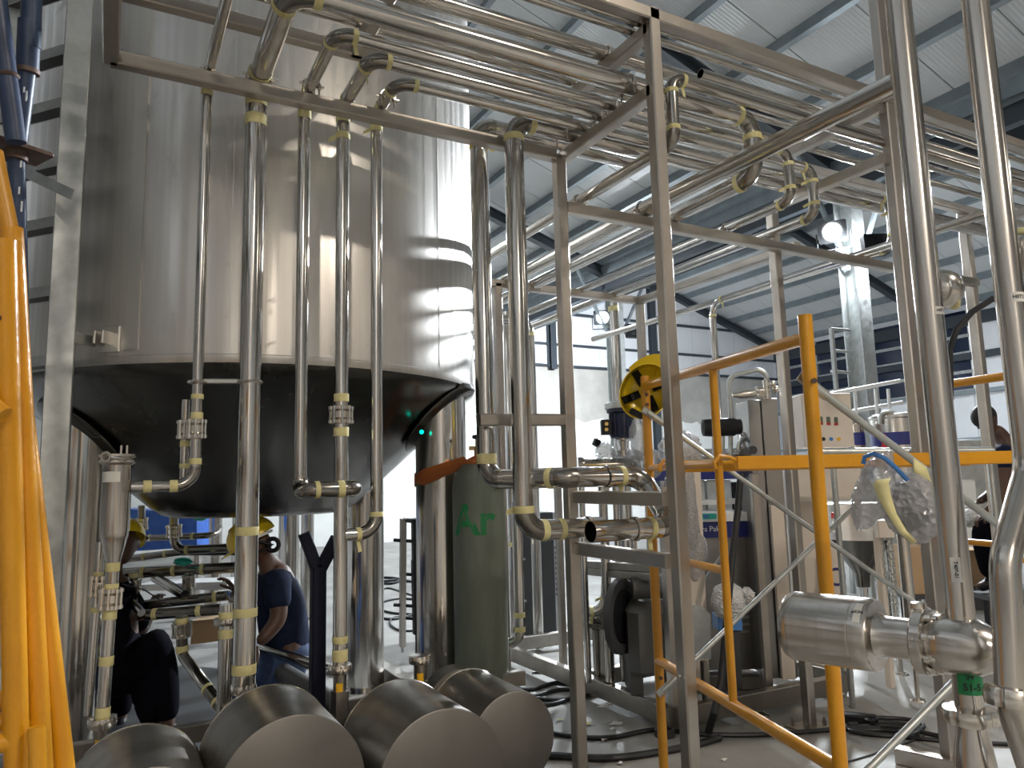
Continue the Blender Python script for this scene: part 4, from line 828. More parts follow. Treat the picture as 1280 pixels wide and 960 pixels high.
# skid with the large pump drive
sk = thing('machine_skid', (3.75, 4.7, 0), 'low steel skid frame on round feet under the dark pump drive', 'skid')
for p, q in (((3.0, 3.6, .1), (3.0, 5.9, .1)), ((3.0, 3.6, .1), (4.5, 3.55, .1)), ((4.5, 3.55, .1), (4.5, 5.9, .1)), ((3.0, 5.9, .1), (4.5, 5.9, .1)), ((3.0, 4.6, .1), (4.5, 4.6, .1))): MB().beam(p, q, .07, .11, UP).build('rail', 'drum_steel', sk, 25)
for x, y in ((3.06, 3.72), (3.68, 3.58), (4.44, 3.62), (3.06, 5.8), (4.44, 5.8), (3.75, 4.6)):
    MB().lathe([(.055, 0), (.058, .01), (.03, .025), (.012, .03), (.012, .06)], (x, y, 0), UP, 20).build('levelling_foot', 'clamp_steel', sk)
kp = V((3.03, 3.63, .15)); MB().beam(kp, kp+UP*1.3, .055, .055).build('post', 'square_tube_steel', sk, 25)
for y0, y1 in ((712, 724), (704, 712)): q0, q1 = at(716, y0, X=3.03), at(836, y1, X=3.03); MB().beam(q0, q1, .045, .05).build('rail', 'drum_steel', sk, 25)
q0 = at(716, 712, X=3.03); MB().beam((q0.x, q0.y, .1), (q0.x, q0.y, q0.z+.1), .05, .05).build('post', 'drum_steel', sk, 25)
MB().beam((3.1, 4.4, .15), (3.1, 4.4, .62), .09, .06).build('post', 'drum_steel', sk, 25)
dr = thing('pump_drive', at(805, 800, D=4.75)-UP*.4, 'dark grey boxed pump drive with a round guard, behind the yellow post', 'machine')
c = at(812, 788, D=4.85); m = MB(); m.cbox(c, .34, .5, .42, .06, RH); m.build('cover', 'motor_grey', dr)
c2 = at(776, 770, D=4.75); m = MB(); m.lathe([(.20, -.03), (.235, -.02), (.235, .02), (.20, .03), (.17, .02), (.17, -.02)], c2, CXh*.85-CFh*.5, 40); m.build('guard_ring', 'dark_grey', dr)
MB().lathe([(.165, -.015), (.165, .015)], c2, CXh*.85-CFh*.5, 32).build('guard_plate', 'black', dr)
MB().lathe([(.07, 0), (.07, .26), (.05, .28)], at(790, 735, D=4.75), CXh, 24).build('end_bell', 'motor_grey', dr)
for dx in (-.12, .12): MB().beam(V((c.x, c.y, .15))+CXh*dx, V((c.x, c.y, c.z-.2))+CXh*dx, .08, .3, CFh).build('leg', 'motor_grey', dr)
gp_ = thing('machine_guard', at(862, 826, D=4.55), 'light steel panel with clipped upper corners behind the front rack post', 'panel')
a = [at(x, y, D=4.55) for x, y in ((841, 826), (838, 775), (852, 757), (876, 757), (888, 768), (889, 824))]; MB().prism(a, CFh*.03).build('sheet', 'galvanised', gp_, 0)
MB().beam(at(850, 826, D=4.57), V((at(850, 826, D=4.57).x, at(850, 826, D=4.57).y, .15)), .04, .04).build('leg', 'drum_steel', gp_); MB().beam(at(880, 826, D=4.57), V((at(880, 826, D=4.57).x, at(880, 826, D=4.57).y, .15)), .04, .04).build('leg', 'drum_steel', gp_)
# upright motor on a valve stack
vm = thing('agitator_motor', at(777, 700, D=5.1)-UP*.5, 'dark blue upright motor with a grey lid standing on wrapped valves', 'motor'); D_ = 5.1
def P(x, y, d=D_): return at(x, y, D=d)
mc = P(778, 530); m = MB(); m.lathe([(.07, -.10), (.085, -.09), (.085, .07), (.105, .08), (.105, .10)], mc, UP, 24)
for k in range(20): a = k*math.pi/10; m.beam(mc+V((.088*math.cos(a), .088*math.sin(a), -.08)), mc+V((.088*math.cos(a), .088*math.sin(a), .07)), .012, .006, V((math.cos(a), math.sin(a), 0)))
m.build('body', 'blue_motor', vm)
MB().lathe([(.11, .10), (.117, .105), (.117, .14), (.10, .15), (.01, .152)], mc, UP, 24).build('lid', 'galvanised', vm)
jb = pbox('junction_box', 'black', vm, 752, 524, 765, 543, 5.0, .08)
m = MB()
for y in (530, 537): m.lathe([(.012, 0), (.012, .012), (.006, .012), (.006, .016)], P(758, y, 5.0), -CFh, 10)
m.build('glands', 'brass', vm)
m = MB(); m.lathe([(.045, -.16), (.045, -.12), (.03, -.115), (.04, -.06), (.06, -.05), (.06, -.02)], mc-UP*.06, UP, 20); m.build('neck', 'valve_steel', vm)
m = MB(); m.tube([P(724, 582), P(800, 580)], .045, 16); m.lathe([(.055, -.02), (.06, 0), (.055, .02)], P(726, 582), CXh, 20); m.lathe([(.055, -.02), (.06, 0), (.055, .02)], P(792, 580), CXh, 20); m.build('manifold', 'elbow_steel', vm)
m = MB(); lump(m, P(757, 566), (.075, .07, .075), I3, .1); m.build('wrapping', 'bubble_wrap', vm, 80)
m = MB(); lump(m, P(786, 572), (.11, .08, .06), I3, .35); m.build('wrapping', 'bubble_wrap', vm, 80)
m = MB(); m.cbox(P(746, 553), .05, .04, .05, .008, Mx.Rotation(.5, 3, 'Y')); m.build('handle', 'black', vm)
for x, y1 in ((726, 690), (752, 760), (768, 760), (783, 720)): MB().tube([P(x, 585, 5.15), V((P(x, 585, 5.15).x, P(x, 585, 5.15).y, .16))], .022 if x != 752 else .032, 14).build('upright', 'pipe_steel', vm)
mp = thing('pipe_manifold', at(740, 760, D=5.0)-UP*.2, 'bent pipework low behind the rack post with a yellow tag', 'pipe')
pipe('', '', [P(722, 766), P(756, 764), P(759, 700)], .034, .1, 'pipe_steel', parent=mp, tape_elbows=True); pipe('', '', [P(728, 690), P(731, 782), P(775, 785)], .018, .06, 'elbow_steel', parent=mp)
m = MB(); m.tube([P(715, 775, 5.2), P(770, 778, 5.2)], .06, 14); m.build('header', 'elbow_steel', mp); MB().tube([P(745, 778, 5.2), V((P(745, 778, 5.2).x, P(745, 778, 5.2).y, .15))], .03, 10).build('support', 'elbow_steel', mp)
m = MB(); m.cbox(P(775, 751, 4.95), .03, .02, .06, .004, RH); m.build('tag', 'yellow_label', mp)
MB().lathe([(.03, -.03), (.045, -.02), (.045, .02), (.03, .03)], P(771, 740, 4.98), CXh, 14).build('valve_knob', 'elbow_steel', mp)
# wrapped machine column
wc = thing('wrapped_column', at(855, 700, D=4.9)-UP*.9, 'tall machine column packed in crinkled bubble wrap behind the front post', 'wrapped part')
for x, y, rx, rz, mt in ((850, 640, .12, .34, 'bubble_wrap'), (858, 690, .12, .22, 'bubble_wrap'), (850, 565, .15, .13, 'bubble_wrap'), (799, 548, .06, .14, 'bubble_wrap'), (812, 580, .09, .09, 'bubble_wrap'), (858, 625, .06, .3, 'bubble_wrap')):
    m = MB(); lump(m, at(x, y, D=4.9), (rx, .12, rz), RH, .22, 14); m.build('bubble_wrap', mt, wc, 80)
MB().beam(V((at(856, 640, D=4.95).x, at(856, 640, D=4.95).y, .15)), at(856, 560, D=4.95), .16, .12).build('column', 'panel_beige', wc)
m = MB(); m.cbox(at(838, 556, D=4.72), .09, .004, .05, .001, RH); m.build('shipping_label', 'paper', wc)
# machine with the blue header band and lettered console
fm = thing('processing_machine', at(890, 830, D=5.7)-UP*.1, 'processing machine with a blue header band and a dark lettered console', 'machine'); DM = 5.7
pbox('header_band', 'blue_band', fm, 690, 584, 958, 601, DM, .12)
for x in (700, 836, 951): q = at(x, 700, D=DM+.06); MB().beam((q.x, q.y, .0), (q.x, q.y, at(x, 590, D=DM).z), .05, .05).build('frame_post', 'square_tube_steel', fm, 25)
pbox('white_rail', 'white_plastic', fm, 800, 624, 955, 631, DM-.15, .03)
for x0, x1 in ((868, 882), (884, 897), (900, 915)): pbox('grey_module', 'galvanised', fm, x0, 600, x1, 640, DM+.05, .2)
pbox('module', 'black', fm, 915, 602, 944, 645, DM+.1, .2)
pbox('console_top', 'white_plastic', fm, 850, 641, 943, 652, DM-.35, .45)
pbox('console_band', 'blue_band', fm, 850, 653, 943, 672, DM-.36, .4)
pbox('console_body', 'dark_cabinet_steel', fm, 850, 672, 943, 835, DM-.34, .5)
pbox('display', 'teal', fm, 878, 642, 896, 649, DM-.37, .02); pbox('display', 'button_blue', fm, 880, 643, 886, 648, DM-.375, .02)
text(fm, 'lettering', 'Tetra Pak', at(881.5, 661.5, D=DM-.366)-CFh*.003, CXh, UP, .053, 'white_plastic')
MB().beam(at(848, 770, D=DM-.4), at(905, 690, D=DM-.4), .02, .02).build('gas_strut', 'galvanised', fm)
for k in range(6): pbox('louvre', 'galvanised', fm, 925, 752+k*9, 937, 755+k*9, DM-.37, .02, .001)
pbox('base_rail', 'drum_steel', fm, 845, 846, 960, 862, DM-.5, .1)
wm = thing('wrapped_motor', at(910, 800, D=4.75)-UP*.1, 'motor bundled in white wrap on a blue foot, right of the front post', 'wrapped part')
m = MB(); lump(m, at(911, 752, D=4.75), (.115, .1, .115), RH, .15); m.build('white_wrap', 'white_wrap', wm, 80); m = MB(); lump(m, at(934, 745, D=4.72), (.05, .05, .05), RH, .3); m.build('white_wrap', 'white_wrap', wm, 80)
pbox('blue_foot', 'button_blue', wm, 898, 770, 928, 788, 4.75, .16); m = MB(); q = at(913, 788, D=4.8); m.beam((q.x, q.y, .15), q, .08, .08); m.build('support', 'dark_grey', wm)
# tall steel cabinet with a drilled corner post
tc_ = thing('steel_cabinet', at(965, 840, D=5.2)-UP*.1, 'tall narrow brushed steel cabinet behind the rear rack post', 'cabinet')
pbox('door', 'dark_cabinet_steel', tc_, 946, 497, 962, 842, 5.15, .3); pbox('door', 'dark_cabinet_steel', tc_, 963, 495, 984, 842, 5.15, .3)
pbox('frame_post', 'square_tube_steel', tc_, 948, 592, 958, 860, 4.95, .06); q = pbox('corner_post', 'panel_beige', tc_, 971, 632, 987, 846, 5.05, .04, .002)
m = MB()
for y in (825, 839): m.lathe([(.013, 0), (.013, .004)], at(992, y, D=5.03)-CXh*.02, -CFh, 14)
m.build('bolt_holes', 'black', tc_)
bt_ = thing('bent_tube', at(930, 500, D=5.2)-UP*.2, 'bent steel tube and valve on top of the steel cabinet', 'pipe')
pipe('', '', [at(915, 540, D=5.3), at(911, 470, D=5.3), at(957, 460, D=5.25), at(961, 495, D=5.25)], .018, .07, 'galvanised', parent=bt_)
m = MB(); m.lathe([(.012, -.16), (.03, -.1), (.034, 0), (.045, .01), (.045, .05)], at(944, 491, D=5.1), CXh+UP*.08, 18); m.build('spout', 'clamp_steel', bt_); m = MB(); m.lathe([(.028, -.07), (.028, .06)], at(958, 486, D=5.15), UP, 14); m.ball(at(970, 487, D=5.1), .025, 10, 8); m.ball(at(966, 480, D=5.1), .022, 10, 8); m.build('valve', 'clamp_steel', bt_)
em = thing('small_motor', at(905, 545, D=5.3)-UP*.2, 'small black motor lying among pipes behind the inner yellow post', 'motor')
MB().lathe([(.02, -.15), (.06, -.14), (.065, -.1), (.065, .08), (.055, .1), (.055, .13), (.02, .14)], at(903, 534, D=5.3), CXh, 24).build('body', 'black', em); pbox('terminal_box', 'black', em, 898, 525, 912, 531, 5.3, .08)
for x in (893, 903, 913): MB().tube([at(x, 540, D=5.35), at(x, 572, D=5.35)], .018, 10).build('leg', 'galvanised', em)
pm_ = thing('pipe_cluster', at(915, 570, D=5.4)-UP*.2, 'cluster of short steel pipes below the small black motor', 'pipe')
for a, b_, r in (((880, 566), (948, 566), .03), ((890, 573), (944, 556), .022), ((925, 545), (946, 545), .02), ((930, 540), (930, 575), .022), ((875, 575), (960, 575), .03)): MB().tube([at(*a, D=5.4), at(*b_, D=5.4)], r, 12).build('pipe_stub', 'pipe_steel', pm_)
m = MB(); m.torus(at(936, 560, D=5.35), CFh, .075, .018, 20, 8, 90, 200); m.build('elbow', 'galvanised', pm_); MB().lathe([(.025, 0), (.03, .02), (.03, .06)], at(938, 563, D=5.2), -CFh, 14).build('open_end', 'dark_grey', pm_)
MB().beam(at(870, 583, D=5.45), at(962, 583, D=5.45), .2, .03).build('shelf', 'drum_steel', pm_)
# beige electrical panel
ep = thing('control_cabinet', at(1035, 620, D=5.4)-UP*.1, 'beige electrical panel with push buttons behind the nearest yellow post', 'control panel'); DE = 5.4
fd = pbox('door', 'panel_beige', ep, 1004, 491, 1066, 559, DE, .22); pbox('body', 'panel_beige', ep, 996, 578, 1076, 626, DE-.05, .35)
pbox('stand', 'panel_beige', ep, 1000, 626, 1034, 832, DE+.02, .25)
for k, x in enumerate((1026.5, 1036, 1045.5)):
    bt = pbox('switch', 'button_green', ep, x-2.8, 520+k*.3, x+2.8, 531+k*.3, DE-.005, .02); pbox('indicator', 'red_plastic', bt, x-2, 528+k*.3, x+2, 531+k*.3, DE-.012, .01, .001)
for x, mt in ((1028, 'black'), (1037.5, 'button_blue'), (1047, 'button_yellow')): MB().lathe([(.02, 0), (.02, .012), (.014, .016), (.014, .022)], at(x, 549, D=DE), -CFh, 16).build('push_button', mt, ep)
pbox('rating_plate', 'ink', ep, 1030, 556, 1052, 557.5, DE-.003, .004, .0005)
# guard rail, ladder and white rails
gr_ = thing('guard_rail', at(1130, 565, D=4.95)-UP*.1, 'thick galvanised rail tube running level with the yellow plank', 'rail')
MB().tube([at(1020, 565, D=5.0), at(1241, 563.5, D=4.95)], .026, 18).build('tube', 'galvanised', gr_)
for x in (1040, 1236): q = at(x, 566, D=5.0); MB().tube([(q.x, q.y, 0), q], .02, 10).build('post', 'galvanised', gr_)
wl_ = thing('walkway_ladder', at(1050, 490, D=10)-UP*2.4, 'small pale ladder fixed to the column under the lit flood lamp', 'ladder')
q = at(1039, 410, D=9.8); MB().beam((q.x, q.y, 0), q, .05, .05).build('stile', 'galvanised', wl_)
for y in (411, 438, 464, 490): a = at(1039, y, D=9.8); MB().beam(a, at(1062, y+2, D=9.9), .035, .035).build('rung', 'galvanised', wl_)
hr = thing('handrail', at(1080, 520, D=8)-UP*1.5, 'white tube handrail of a far platform below the dark windows', 'rail')
for a, b_ in (((1035, 493), (1125, 476)), ((1062, 515), (1128, 503))): MB().tube([at(*a, D=8), at(*b_, D=8)], .022, 10).build('rail', 'white_plastic', hr)
for x in (1068, 1094, 1110): q = at(x, 500, D=8); MB().tube([(q.x, q.y, 0), at(x, 486, D=8)], .018, 8).build('post', 'white_plastic', hr)
# small tanks with blue bands
for x, w_, y0, lb in ((1070, 22, 533, 'narrow steel drum with a blue band beside the beige panel'), (1124, 62, 524, 'wide steel vat with a blue band and a red mark, behind the rack post')):
    c = at(x, 560, D=7.0); r = w_/2/F*7; z0 = at(x, y0, D=7).z; zb2 = at(x, 580, D=7).z; t = thing('small_vat', (c.x, c.y, 0), lb, 'vat')
    MB().lathe([(r, .6), (r, z0), (r*1.04, z0+.01), (r*1.04, z0+.03), (r*.9, z0+.05), (.01, z0+.06)], (c.x, c.y, 0), UP, 40).build('body', 'valve_steel', t)
    zz = at(x, 549, D=7).z; MB().lathe([(r+.003, zz-.06), (r+.003, zz+.06)], (c.x, c.y, 0), UP, 40, cap=False).build('blue_band', 'blue_band', t)
    if w_ > 30:
        wrap_patch(t, 'red_mark', 'red_plastic', (c.x, c.y, at(x, 552, D=7).z), UP, r+.006, -CFh-CXh*1.6, .05, .14); pipe('', '', [at(1100, 530, D=6.9), at(1100, 516, D=6.9), at(1120, 514, D=6.9), at(1121, 530, D=6.9)], .018, .06, 'galvanised', parent=t)
    for k in range(3): a = k*2.1; MB().tube([(c.x+r*.8*math.cos(a), c.y+r*.8*math.sin(a), 0), (c.x+r*.8*math.cos(a), c.y+r*.8*math.sin(a), .62)], .02, 8).build('leg', 'galvanised', t)
# conical hopper
hp = thing('hopper', at(1070, 720, D=5.7)-UP*.6, 'stainless hopper with a dark conical bottom below the electrical panel', 'hopper')
c = at(1072, 650, D=5.9); r = .235; zt_ = at(1070, 630, D=5.9).z; zm_ = at(1070, 673, D=5.9).z; zl_ = at(1070, 716, D=5.9).z
MB().lathe([(r*.96, zt_+.01), (r, zt_), (r, zm_)], (c.x, c.y, 0), UP, 48).build('body', 'tank_steel', hp); MB().lathe([(r, zm_), (.06, zl_), (.05, zl_-.1), (.01, zl_-.1)], (c.x, c.y, 0), UP, 48, cap=False).build('cone', 'shaded_bottom_steel', hp)
tp = MB().tube([at(1043, 652, D=5.6), at(1043, 664, D=5.55)], .016, 10).build('tap', 'clamp_steel', hp); MB().cbox(at(1042, 644, D=5.6), .03, .03, .045, .005).build('tap_handle', 'red_plastic', tp)
for k in range(3): a = k*2.1+.6; q = V((c.x+r*1.02*math.cos(a), c.y+r*1.02*math.sin(a), 0)); MB().tube([q+UP*.012, q+UP*zm_], .022, 12).build('leg', 'pipe_steel', hp); MB().lathe([(.06, 0), (.05, .012), (.02, .02)], q, UP, 14).build('foot', 'clamp_steel', hp)
q = at(1134, 730, D=5.0); t = thing('support_leg', (q.x, q.y, 0), 'round steel support leg with a flat foot under the wrapped instrument', 'support')
MB().tube([(q.x, q.y, .3), (q.x, q.y, at(1130, 668, D=5).z)], .04, 20).build('leg', 'pipe_steel', t); q2 = at(1139, 848, Z=0); MB().lathe([(.05, 0), (.045, .01), (.016, .02), (.016, .32)], (q.x, q.y, 0), UP, 16).build('foot', 'clamp_steel', t)
for k, x in enumerate((1103, 1109, 1114)):
    m = MB(); a, b_ = at(x, 668, D=5.3), at(x+9, 772, D=5.3); n = 22
    for i in range(n): p = a.lerp(b_, (i+.5)/n); m.torus(p, CXh if i % 2 else CFh, .011, .0035, 8, 4)
    o = stuff(m.build('hanging_chain', 'galvanised')); tag(o, ('leftmost of the steel chains hanging by the hopper', 'middle one of the steel chains hanging by the hopper', 'rightmost of the steel chains hanging by the hopper')[k], 'chain'); 
    del o['kind']
q = at(1109, 664, D=5.3); t = thing('chain_hook_arm', (q.x, q.y, 0), 'white bracket arm holding the hanging chains', 'bracket'); pbox('block', 'panel_beige', t, 1098, 650, 1118, 672, 5.3, .08); MB().beam((q.x, q.y+.08, 0), q+YY*.08, .05, .05).build('post', 'panel_beige', t)
# logo post, boxes, grey machine
lp2 = thing('notice_post', at(1047, 720, D=5.3)-UP*.4, 'pale post with a round dark emblem, left of the hopper cone', 'sign'); pbox('sheet', 'panel_beige', lp2, 1037, 680, 1056, 742, 5.3, .02); MB().torus(at(1046, 721, D=5.29), CFh, .055, .009, 28, 6).build('emblem', 'blue_band', lp2); MB().lathe([(.03, 0), (.03, .002)], at(1046, 721, D=5.295), -CFh, 20).build('emblem', 'ink', lp2)
q = at(1047, 742, D=5.32); MB().beam((q.x, q.y, 0), q, .03, .03).build('post', 'galvanised', lp2)
for i, (x0, y0, x1, y1, D_b, lb) in enumerate(((1140, 684, 1162, 742, 6.0, 'torn cardboard box behind the rack post at the right'), (1183, 688, 1236, 735, 6.6, 'cardboard box behind the crossed braces, under the crouching worker'))):
    q = at((x0+x1)/2, y1, D=D_b); t = thing('cardboard_box', (q.x, q.y, 0), lb, 'box'); pbox('carton', 'cardboard', t, x0, y0, x1, y1, D_b, .35, .002)
    q2 = V((q.x, q.y, 0))+CFh*.2; pl_ = thing('pallet_stand', q2, ('low steel bench under the torn cardboard box', 'low steel bench under the box by the crossed braces')[i], 'bench')
    MB().box(q2+UP*(q.z-.02)+CFh*.0, (x1-x0)/F*D_b+.1, .5, .035, RH).build('top', 'dark_grey', pl_)
    for dx in (-.2, .2):
        for dy in (-.2, .2): MB().beam(q2+CXh*dx*(x1-x0)/F*D_b*2+CFh*dy, q2+CXh*dx*(x1-x0)/F*D_b*2+CFh*dy+UP*(q.z-.03), .04, .04).build('leg', 'dark_grey', pl_)
gm = thing('grey_machine', at(1220, 600, D=8)-UP*1.0, 'pale grey machine housing behind the crouching worker', 'machine'); pbox('housing', 'galvanised', gm, 1160, 548, 1262, 690, 8, .8, .02); pbox('base', 'dark_grey', gm, 1165, 690, 1258, 780, 8.05, .7, .02); pbox('cover', 'white_plastic', gm, 1150, 600, 1225, 690, 7.9, .1, .02)
# dark cabinet behind the post pipe
dc = thing('switch_cabinet', at(672, 780, D=7.3)-UP*.02, 'dark blue-grey switch cabinet standing behind the rack post', 'cabinet')
c = at(671, 712, D=7.5); RR = Mx.Rotation(math.radians(-38), 3, 'Z')@I3; MB().cbox(V((c.x, c.y, .60)), .42, .5, 1.2, .006, RR).build('body', 'dark_cabinet_steel' if False else 'dark_grey', dc)
for z in (.35, .75): MB().cbox(V((c.x, c.y, z))+RR@V((-.1, -.255, 0)), .05, .02, .02, .003, RR).build('latch', 'galvanised', dc)
for k in range(10): MB().box(V((c.x, c.y, .4+k*.05))+RR@V((.215, 0, 0)), .012, .36, .018, RR).build('louvre', 'black', dc, 0)
# stand with black manifold, floor channel
ms = thing('manifold_stand', at(504, 812, Z=0), 'thin steel stand with a black bottle manifold, left of the tank leg', 'stand'); D_ = 6.4
def P(x, y, d=6.4): return at(x, y, D=d)
MB().beam(P(503, 808), P(504, 648), .05, .05).build('post', 'square_tube_steel', ms, 25); MB().tube([P(503, 815), P(503, 806)], .012, 8).build('foot_bolt', 'galvanised', ms)
MB().tube([P(504, 650), P(525, 652)], .02, 10).build('cross_bar', 'dark_grey', ms)
for a, b_ in (((520, 648), (521, 700)), ((520, 700), (522, 792))): MB().beam(P(*a), P(*b_), .075, .06).build('manifold_body', 'black', ms)
for y, x0 in ((675, 492), (717, 500), (756, 492), (772, 503)): MB().tube([P(x0, y), P(524, y+2)], .015, 8).build('rod', 'black', ms)
q = P(521, 792); MB().tube([q, (q.x, q.y, 0)], .015, 8).build('rear_leg', 'black', ms)
ch = MB().beam((1.93, 6.9, .06), (1.97, 4.9, .06), .10, .12, UP); tag(ch.build('floor_channel', 'drum_steel', None, 25), 'grey steel channel lying on the floor between the tank legs', 'steel section')
# ================================================================== SECOND TANK BEHIND
t2k = at(325, 600, D=8.4); t = thing('storage_tank', (t2k.x, t2k.y, 0), 'second steel tank hidden behind the first, only its legs showing below', 'tank')
MB().lathe([(.5, 2.05), (1.12, 2.35), (1.15, 2.4), (1.15, 4.2), (.4, 4.5), (.01, 4.52)], (t2k.x, t2k.y, 0), UP, 64).build('shell', 'tank_steel', t)
for x, d, r in ((361, 7.55, .105), (384, 8.6, .075), (267, 7.6, .08), (298, 8.8, .08), (244, 8.9, .07)): q = at(x, 700, D=d); MB().lathe([(r+.05, 0), (r+.05, .02), (r, .025), (r, 2.4)], (q.x, q.y, 0), UP, 28).build('leg', 'leg_steel', t)
pb_ = thing('plinth', at(372, 815, Z=0), 'low steel plinth with bolts at the foot of the rear tank leg', 'plinth'); q = at(372, 808, Z=.1); MB().cbox((q.x, q.y, .05), .3, .3, .1, .008).build('block', 'drum_steel', pb_)
MB().torus((q.x-.05, q.y-.1, .14), (.3, 1, .2), .05, .012, 14, 6).build('shackle', 'rust_steel', pb_)
# ================================================================== PIPEWORK UNDER THE TANK
D_ = 4.95
def P(x, y, d=4.95): return at(x, y, D=d)
def under(label, pts, r, d=D_, **k): return pipe('manifold_pipe', label, [P(x, y, d+(z[0] if z else 0)) for x, y, *z in pts], r, m='elbow_steel', group='pipework under the tank', **k)
under('level pipe under the tank, topmost, in front of the blue sheet', [(178, 673), (268, 669), (275, 660, .3)], .022, 5.3, tapes=((0, .1, .02), (0, .7, .02)))
under('elbow pipe hanging from the tank bottom with a bolted clamp', [(217, 630), (218, 688), (300, 684)], .028, 4.8, R=.07, tapes=((0, .62, .02), (1, .2, .025)), unions=((0, .58),))
under('short pipe hanging from the tank bottom beside the left worker', [(177, 632), (177, 670), (184, 676)], .022, 4.85, R=.04, unions=((0, .6),))
under('level pipe under the tank with two tape bands, second from top', [(150, 700), (226, 690), (300, 690)], .024, 5.05, tapes=((0, .4, .02), (0, .75, .02)))
under('longest level pipe under the tank with three tape bands', [(150, 717), (298, 709)], .034, 4.7, tapes=((0, .2, .025), (0, .46, .025), (0, .7, .025)))
under('level pipe under the tank with an open elbow at its right end', [(165, 758), (288, 744), (293, 752, -.25)], .030, 4.55, R=.05, tapes=((0, .85, .025),))
under('lowest bright level pipe under the tank with tape bands', [(165, 770), (282, 761)], .032, 4.45, tapes=((0, .25, .03), (0, .72, .03)))
under('short diagonal pipe under the tank middle', [(194, 722), (231, 744, -.25)], .03, 4.7); under('short diagonal pipe by the filter drain', [(156, 744), (177, 766, -.15)], .024, 4.45)
under('upright stub with a bolted clamp left of the thickest pipe', [(236, 716), (236, 745)], .022, 4.6, unions=((0, .35),)); under('upright stub with a tape-wrapped clamp behind the filter drain', [(167, 715), (167, 750)], .024, 4.5, unions=((0, .5),), tapes=((0, .1, .03), (0, .9, .02)))
pipe('manifold_pipe', 'upright pipe with nut and tape just left of the thickest pipe', [at(279, 925, Y=3.75), at(284, 755, Y=3.75)], .034, m='pipe_steel', group='pipework under the tank', tapes=((0, .78, .04), (0, .92, .03)), nuts=((0, .87),))
under('dark flanged joint leaning down to the floor in front of the left worker', [(227, 770), (228, 818), (275, 882, -.3)], .030, 3.95, R=.04, unions=((0, .35),), tapes=((0, .1, .03), (0, .85, .04), (1, .7, .02), (1, .95, .02)))
m = MB(); m.prism([P(150, 636, 6.2), P(246, 641, 6.2), P(246, 684, 6.2), P(150, 690, 6.2)], CFh*.25); tag(m.build('blue_sheet', 'blue_sheet', None, 0), 'blue plastic-wrapped crate seen under the tank, behind the left helmet', 'crate')
for i, (x, y, lb) in enumerate(((251, 647, 'small teal plastic piece hanging at the blue crate'), (229, 702, 'small teal plastic scoop lying on the level pipes'))):
    m = MB(); lump(m, P(x, y, 4.6 if i else 5.6), (.055, .05, .025), RH, .25, 9, 14, 9); tag(m.build('plastic_piece', 'teal', None, 60), lb, 'plastic part')
m = MB(); m.prism([P(172, 731, 5.6), P(284, 727, 5.6), P(284, 737, 5.6), P(172, 739, 5.6)], CFh*.3); tag(m.build('white_board', 'white_plastic', None, 0), 'white board lying low behind the pipes under the tank', 'board')
m = MB(); m.prism([P(240, 776, 4.6), P(290, 772, 4.6), P(284, 800, 4.6), P(238, 806, 4.6)], CFh*.2); tag(m.build('cardboard_sheet', 'cardboard', None, 0), 'brown cardboard sheet low behind the dark flanged joint', 'cardboard')
m = MB(); m.tube([P(152, 730, 4.3), P(180, 737, 4.3), P(200, 750, 4.3), P(215, 758, 4.3)], .004, 6); tag(m.build('thin_cable', 'black_rubber'), 'thin black cable drooping under the tank by the left worker', 'cable')
bfm = thing('pump_skid', (0.5, 3.6, 0), 'stainless base frame bar behind the pump drums', 'frame')
a, b_ = at(120, 930, Y=3.62), at(262, 893, Y=3.62); MB().beam((a.x-.3, 3.62, a.z-.02), (2.0, 3.62, a.z-.02), .05, .075).build('rail', 'drum_steel', bfm, 25)
for x in (-.3, .8, 1.9): MB().beam((x, 3.62, 0), (x, 3.62, a.z-.05), .05, .05).build('leg', 'drum_steel', bfm, 25)
for i, (p, q, r, mt, lb) in enumerate(((at(343, 815, Y=4.3), at(425, 842, Y=3.45), .028, 'pipe_steel', 'loose steel pipe slanting behind the dark stand'), (at(350, 838, Y=4.4), at(425, 885, Y=3.55), .05, 'motor_grey', 'dark thick pipe slanting to the floor behind the dark stand'))):
    d = (p-q).normalized(); pipe('slanting_pipe', lb, [p+d*.3, q], r, m=mt)
# ================================================================== CABLES AND LITTER ON THE FLOOR
dm = [at(x, y, Z=.012) for x, y in ((100, 900), (150, 850), (230, 832), (330, 842), (345, 890), (300, 935), (120, 965))]  # outline of a dark sheet added in place of shade on the floor
MBd = MB(); MBd.prism(dm, UP*.006); tag(MBd.build('floor_shade_sheet', 'dark_grey', None, 0), 'dark sheet added to deepen the floor shade under the left workers', 'sheet')
def cable(label, pix, r=.012, wob=0, z=None):
    P_ = [at(x, y, Z=r) for x, y in pix]; out = []
    for i in range(len(P_)-1):
        p0, p1, p2, p3 = P_[max(i-1, 0)], P_[i], P_[i+1], P_[min(i+2, len(P_)-1)]
        for k in range(6): u = k/6; out.append(.5*((2*p1)+(p2-p0)*u+(2*p0-5*p1+4*p2-p3)*u*u+(3*p1-p0-3*p2+p3)*u**3))
    out.append(P_[-1]); m = MB(); m.tube(out, r, 8); return tag(m.build('floor_cable', 'black_rubber'), label, 'cable', 'black cables lying on the floor')
cable('black cable lying across the floor past the front rack post foot', [(640, 905), (700, 918), (760, 922), (820, 912), (880, 918), (960, 918), (1040, 912), (1100, 910)], .014)
cable('thick black hose curving on the floor between the two rack posts', [(640, 940), (700, 945), (770, 947), (850, 935), (900, 922)], .02)
cable('upper of the black cable loops left of the rack post foot', [(630, 852), (660, 862), (700, 853), (740, 866), (700, 875), (655, 870)], .014)
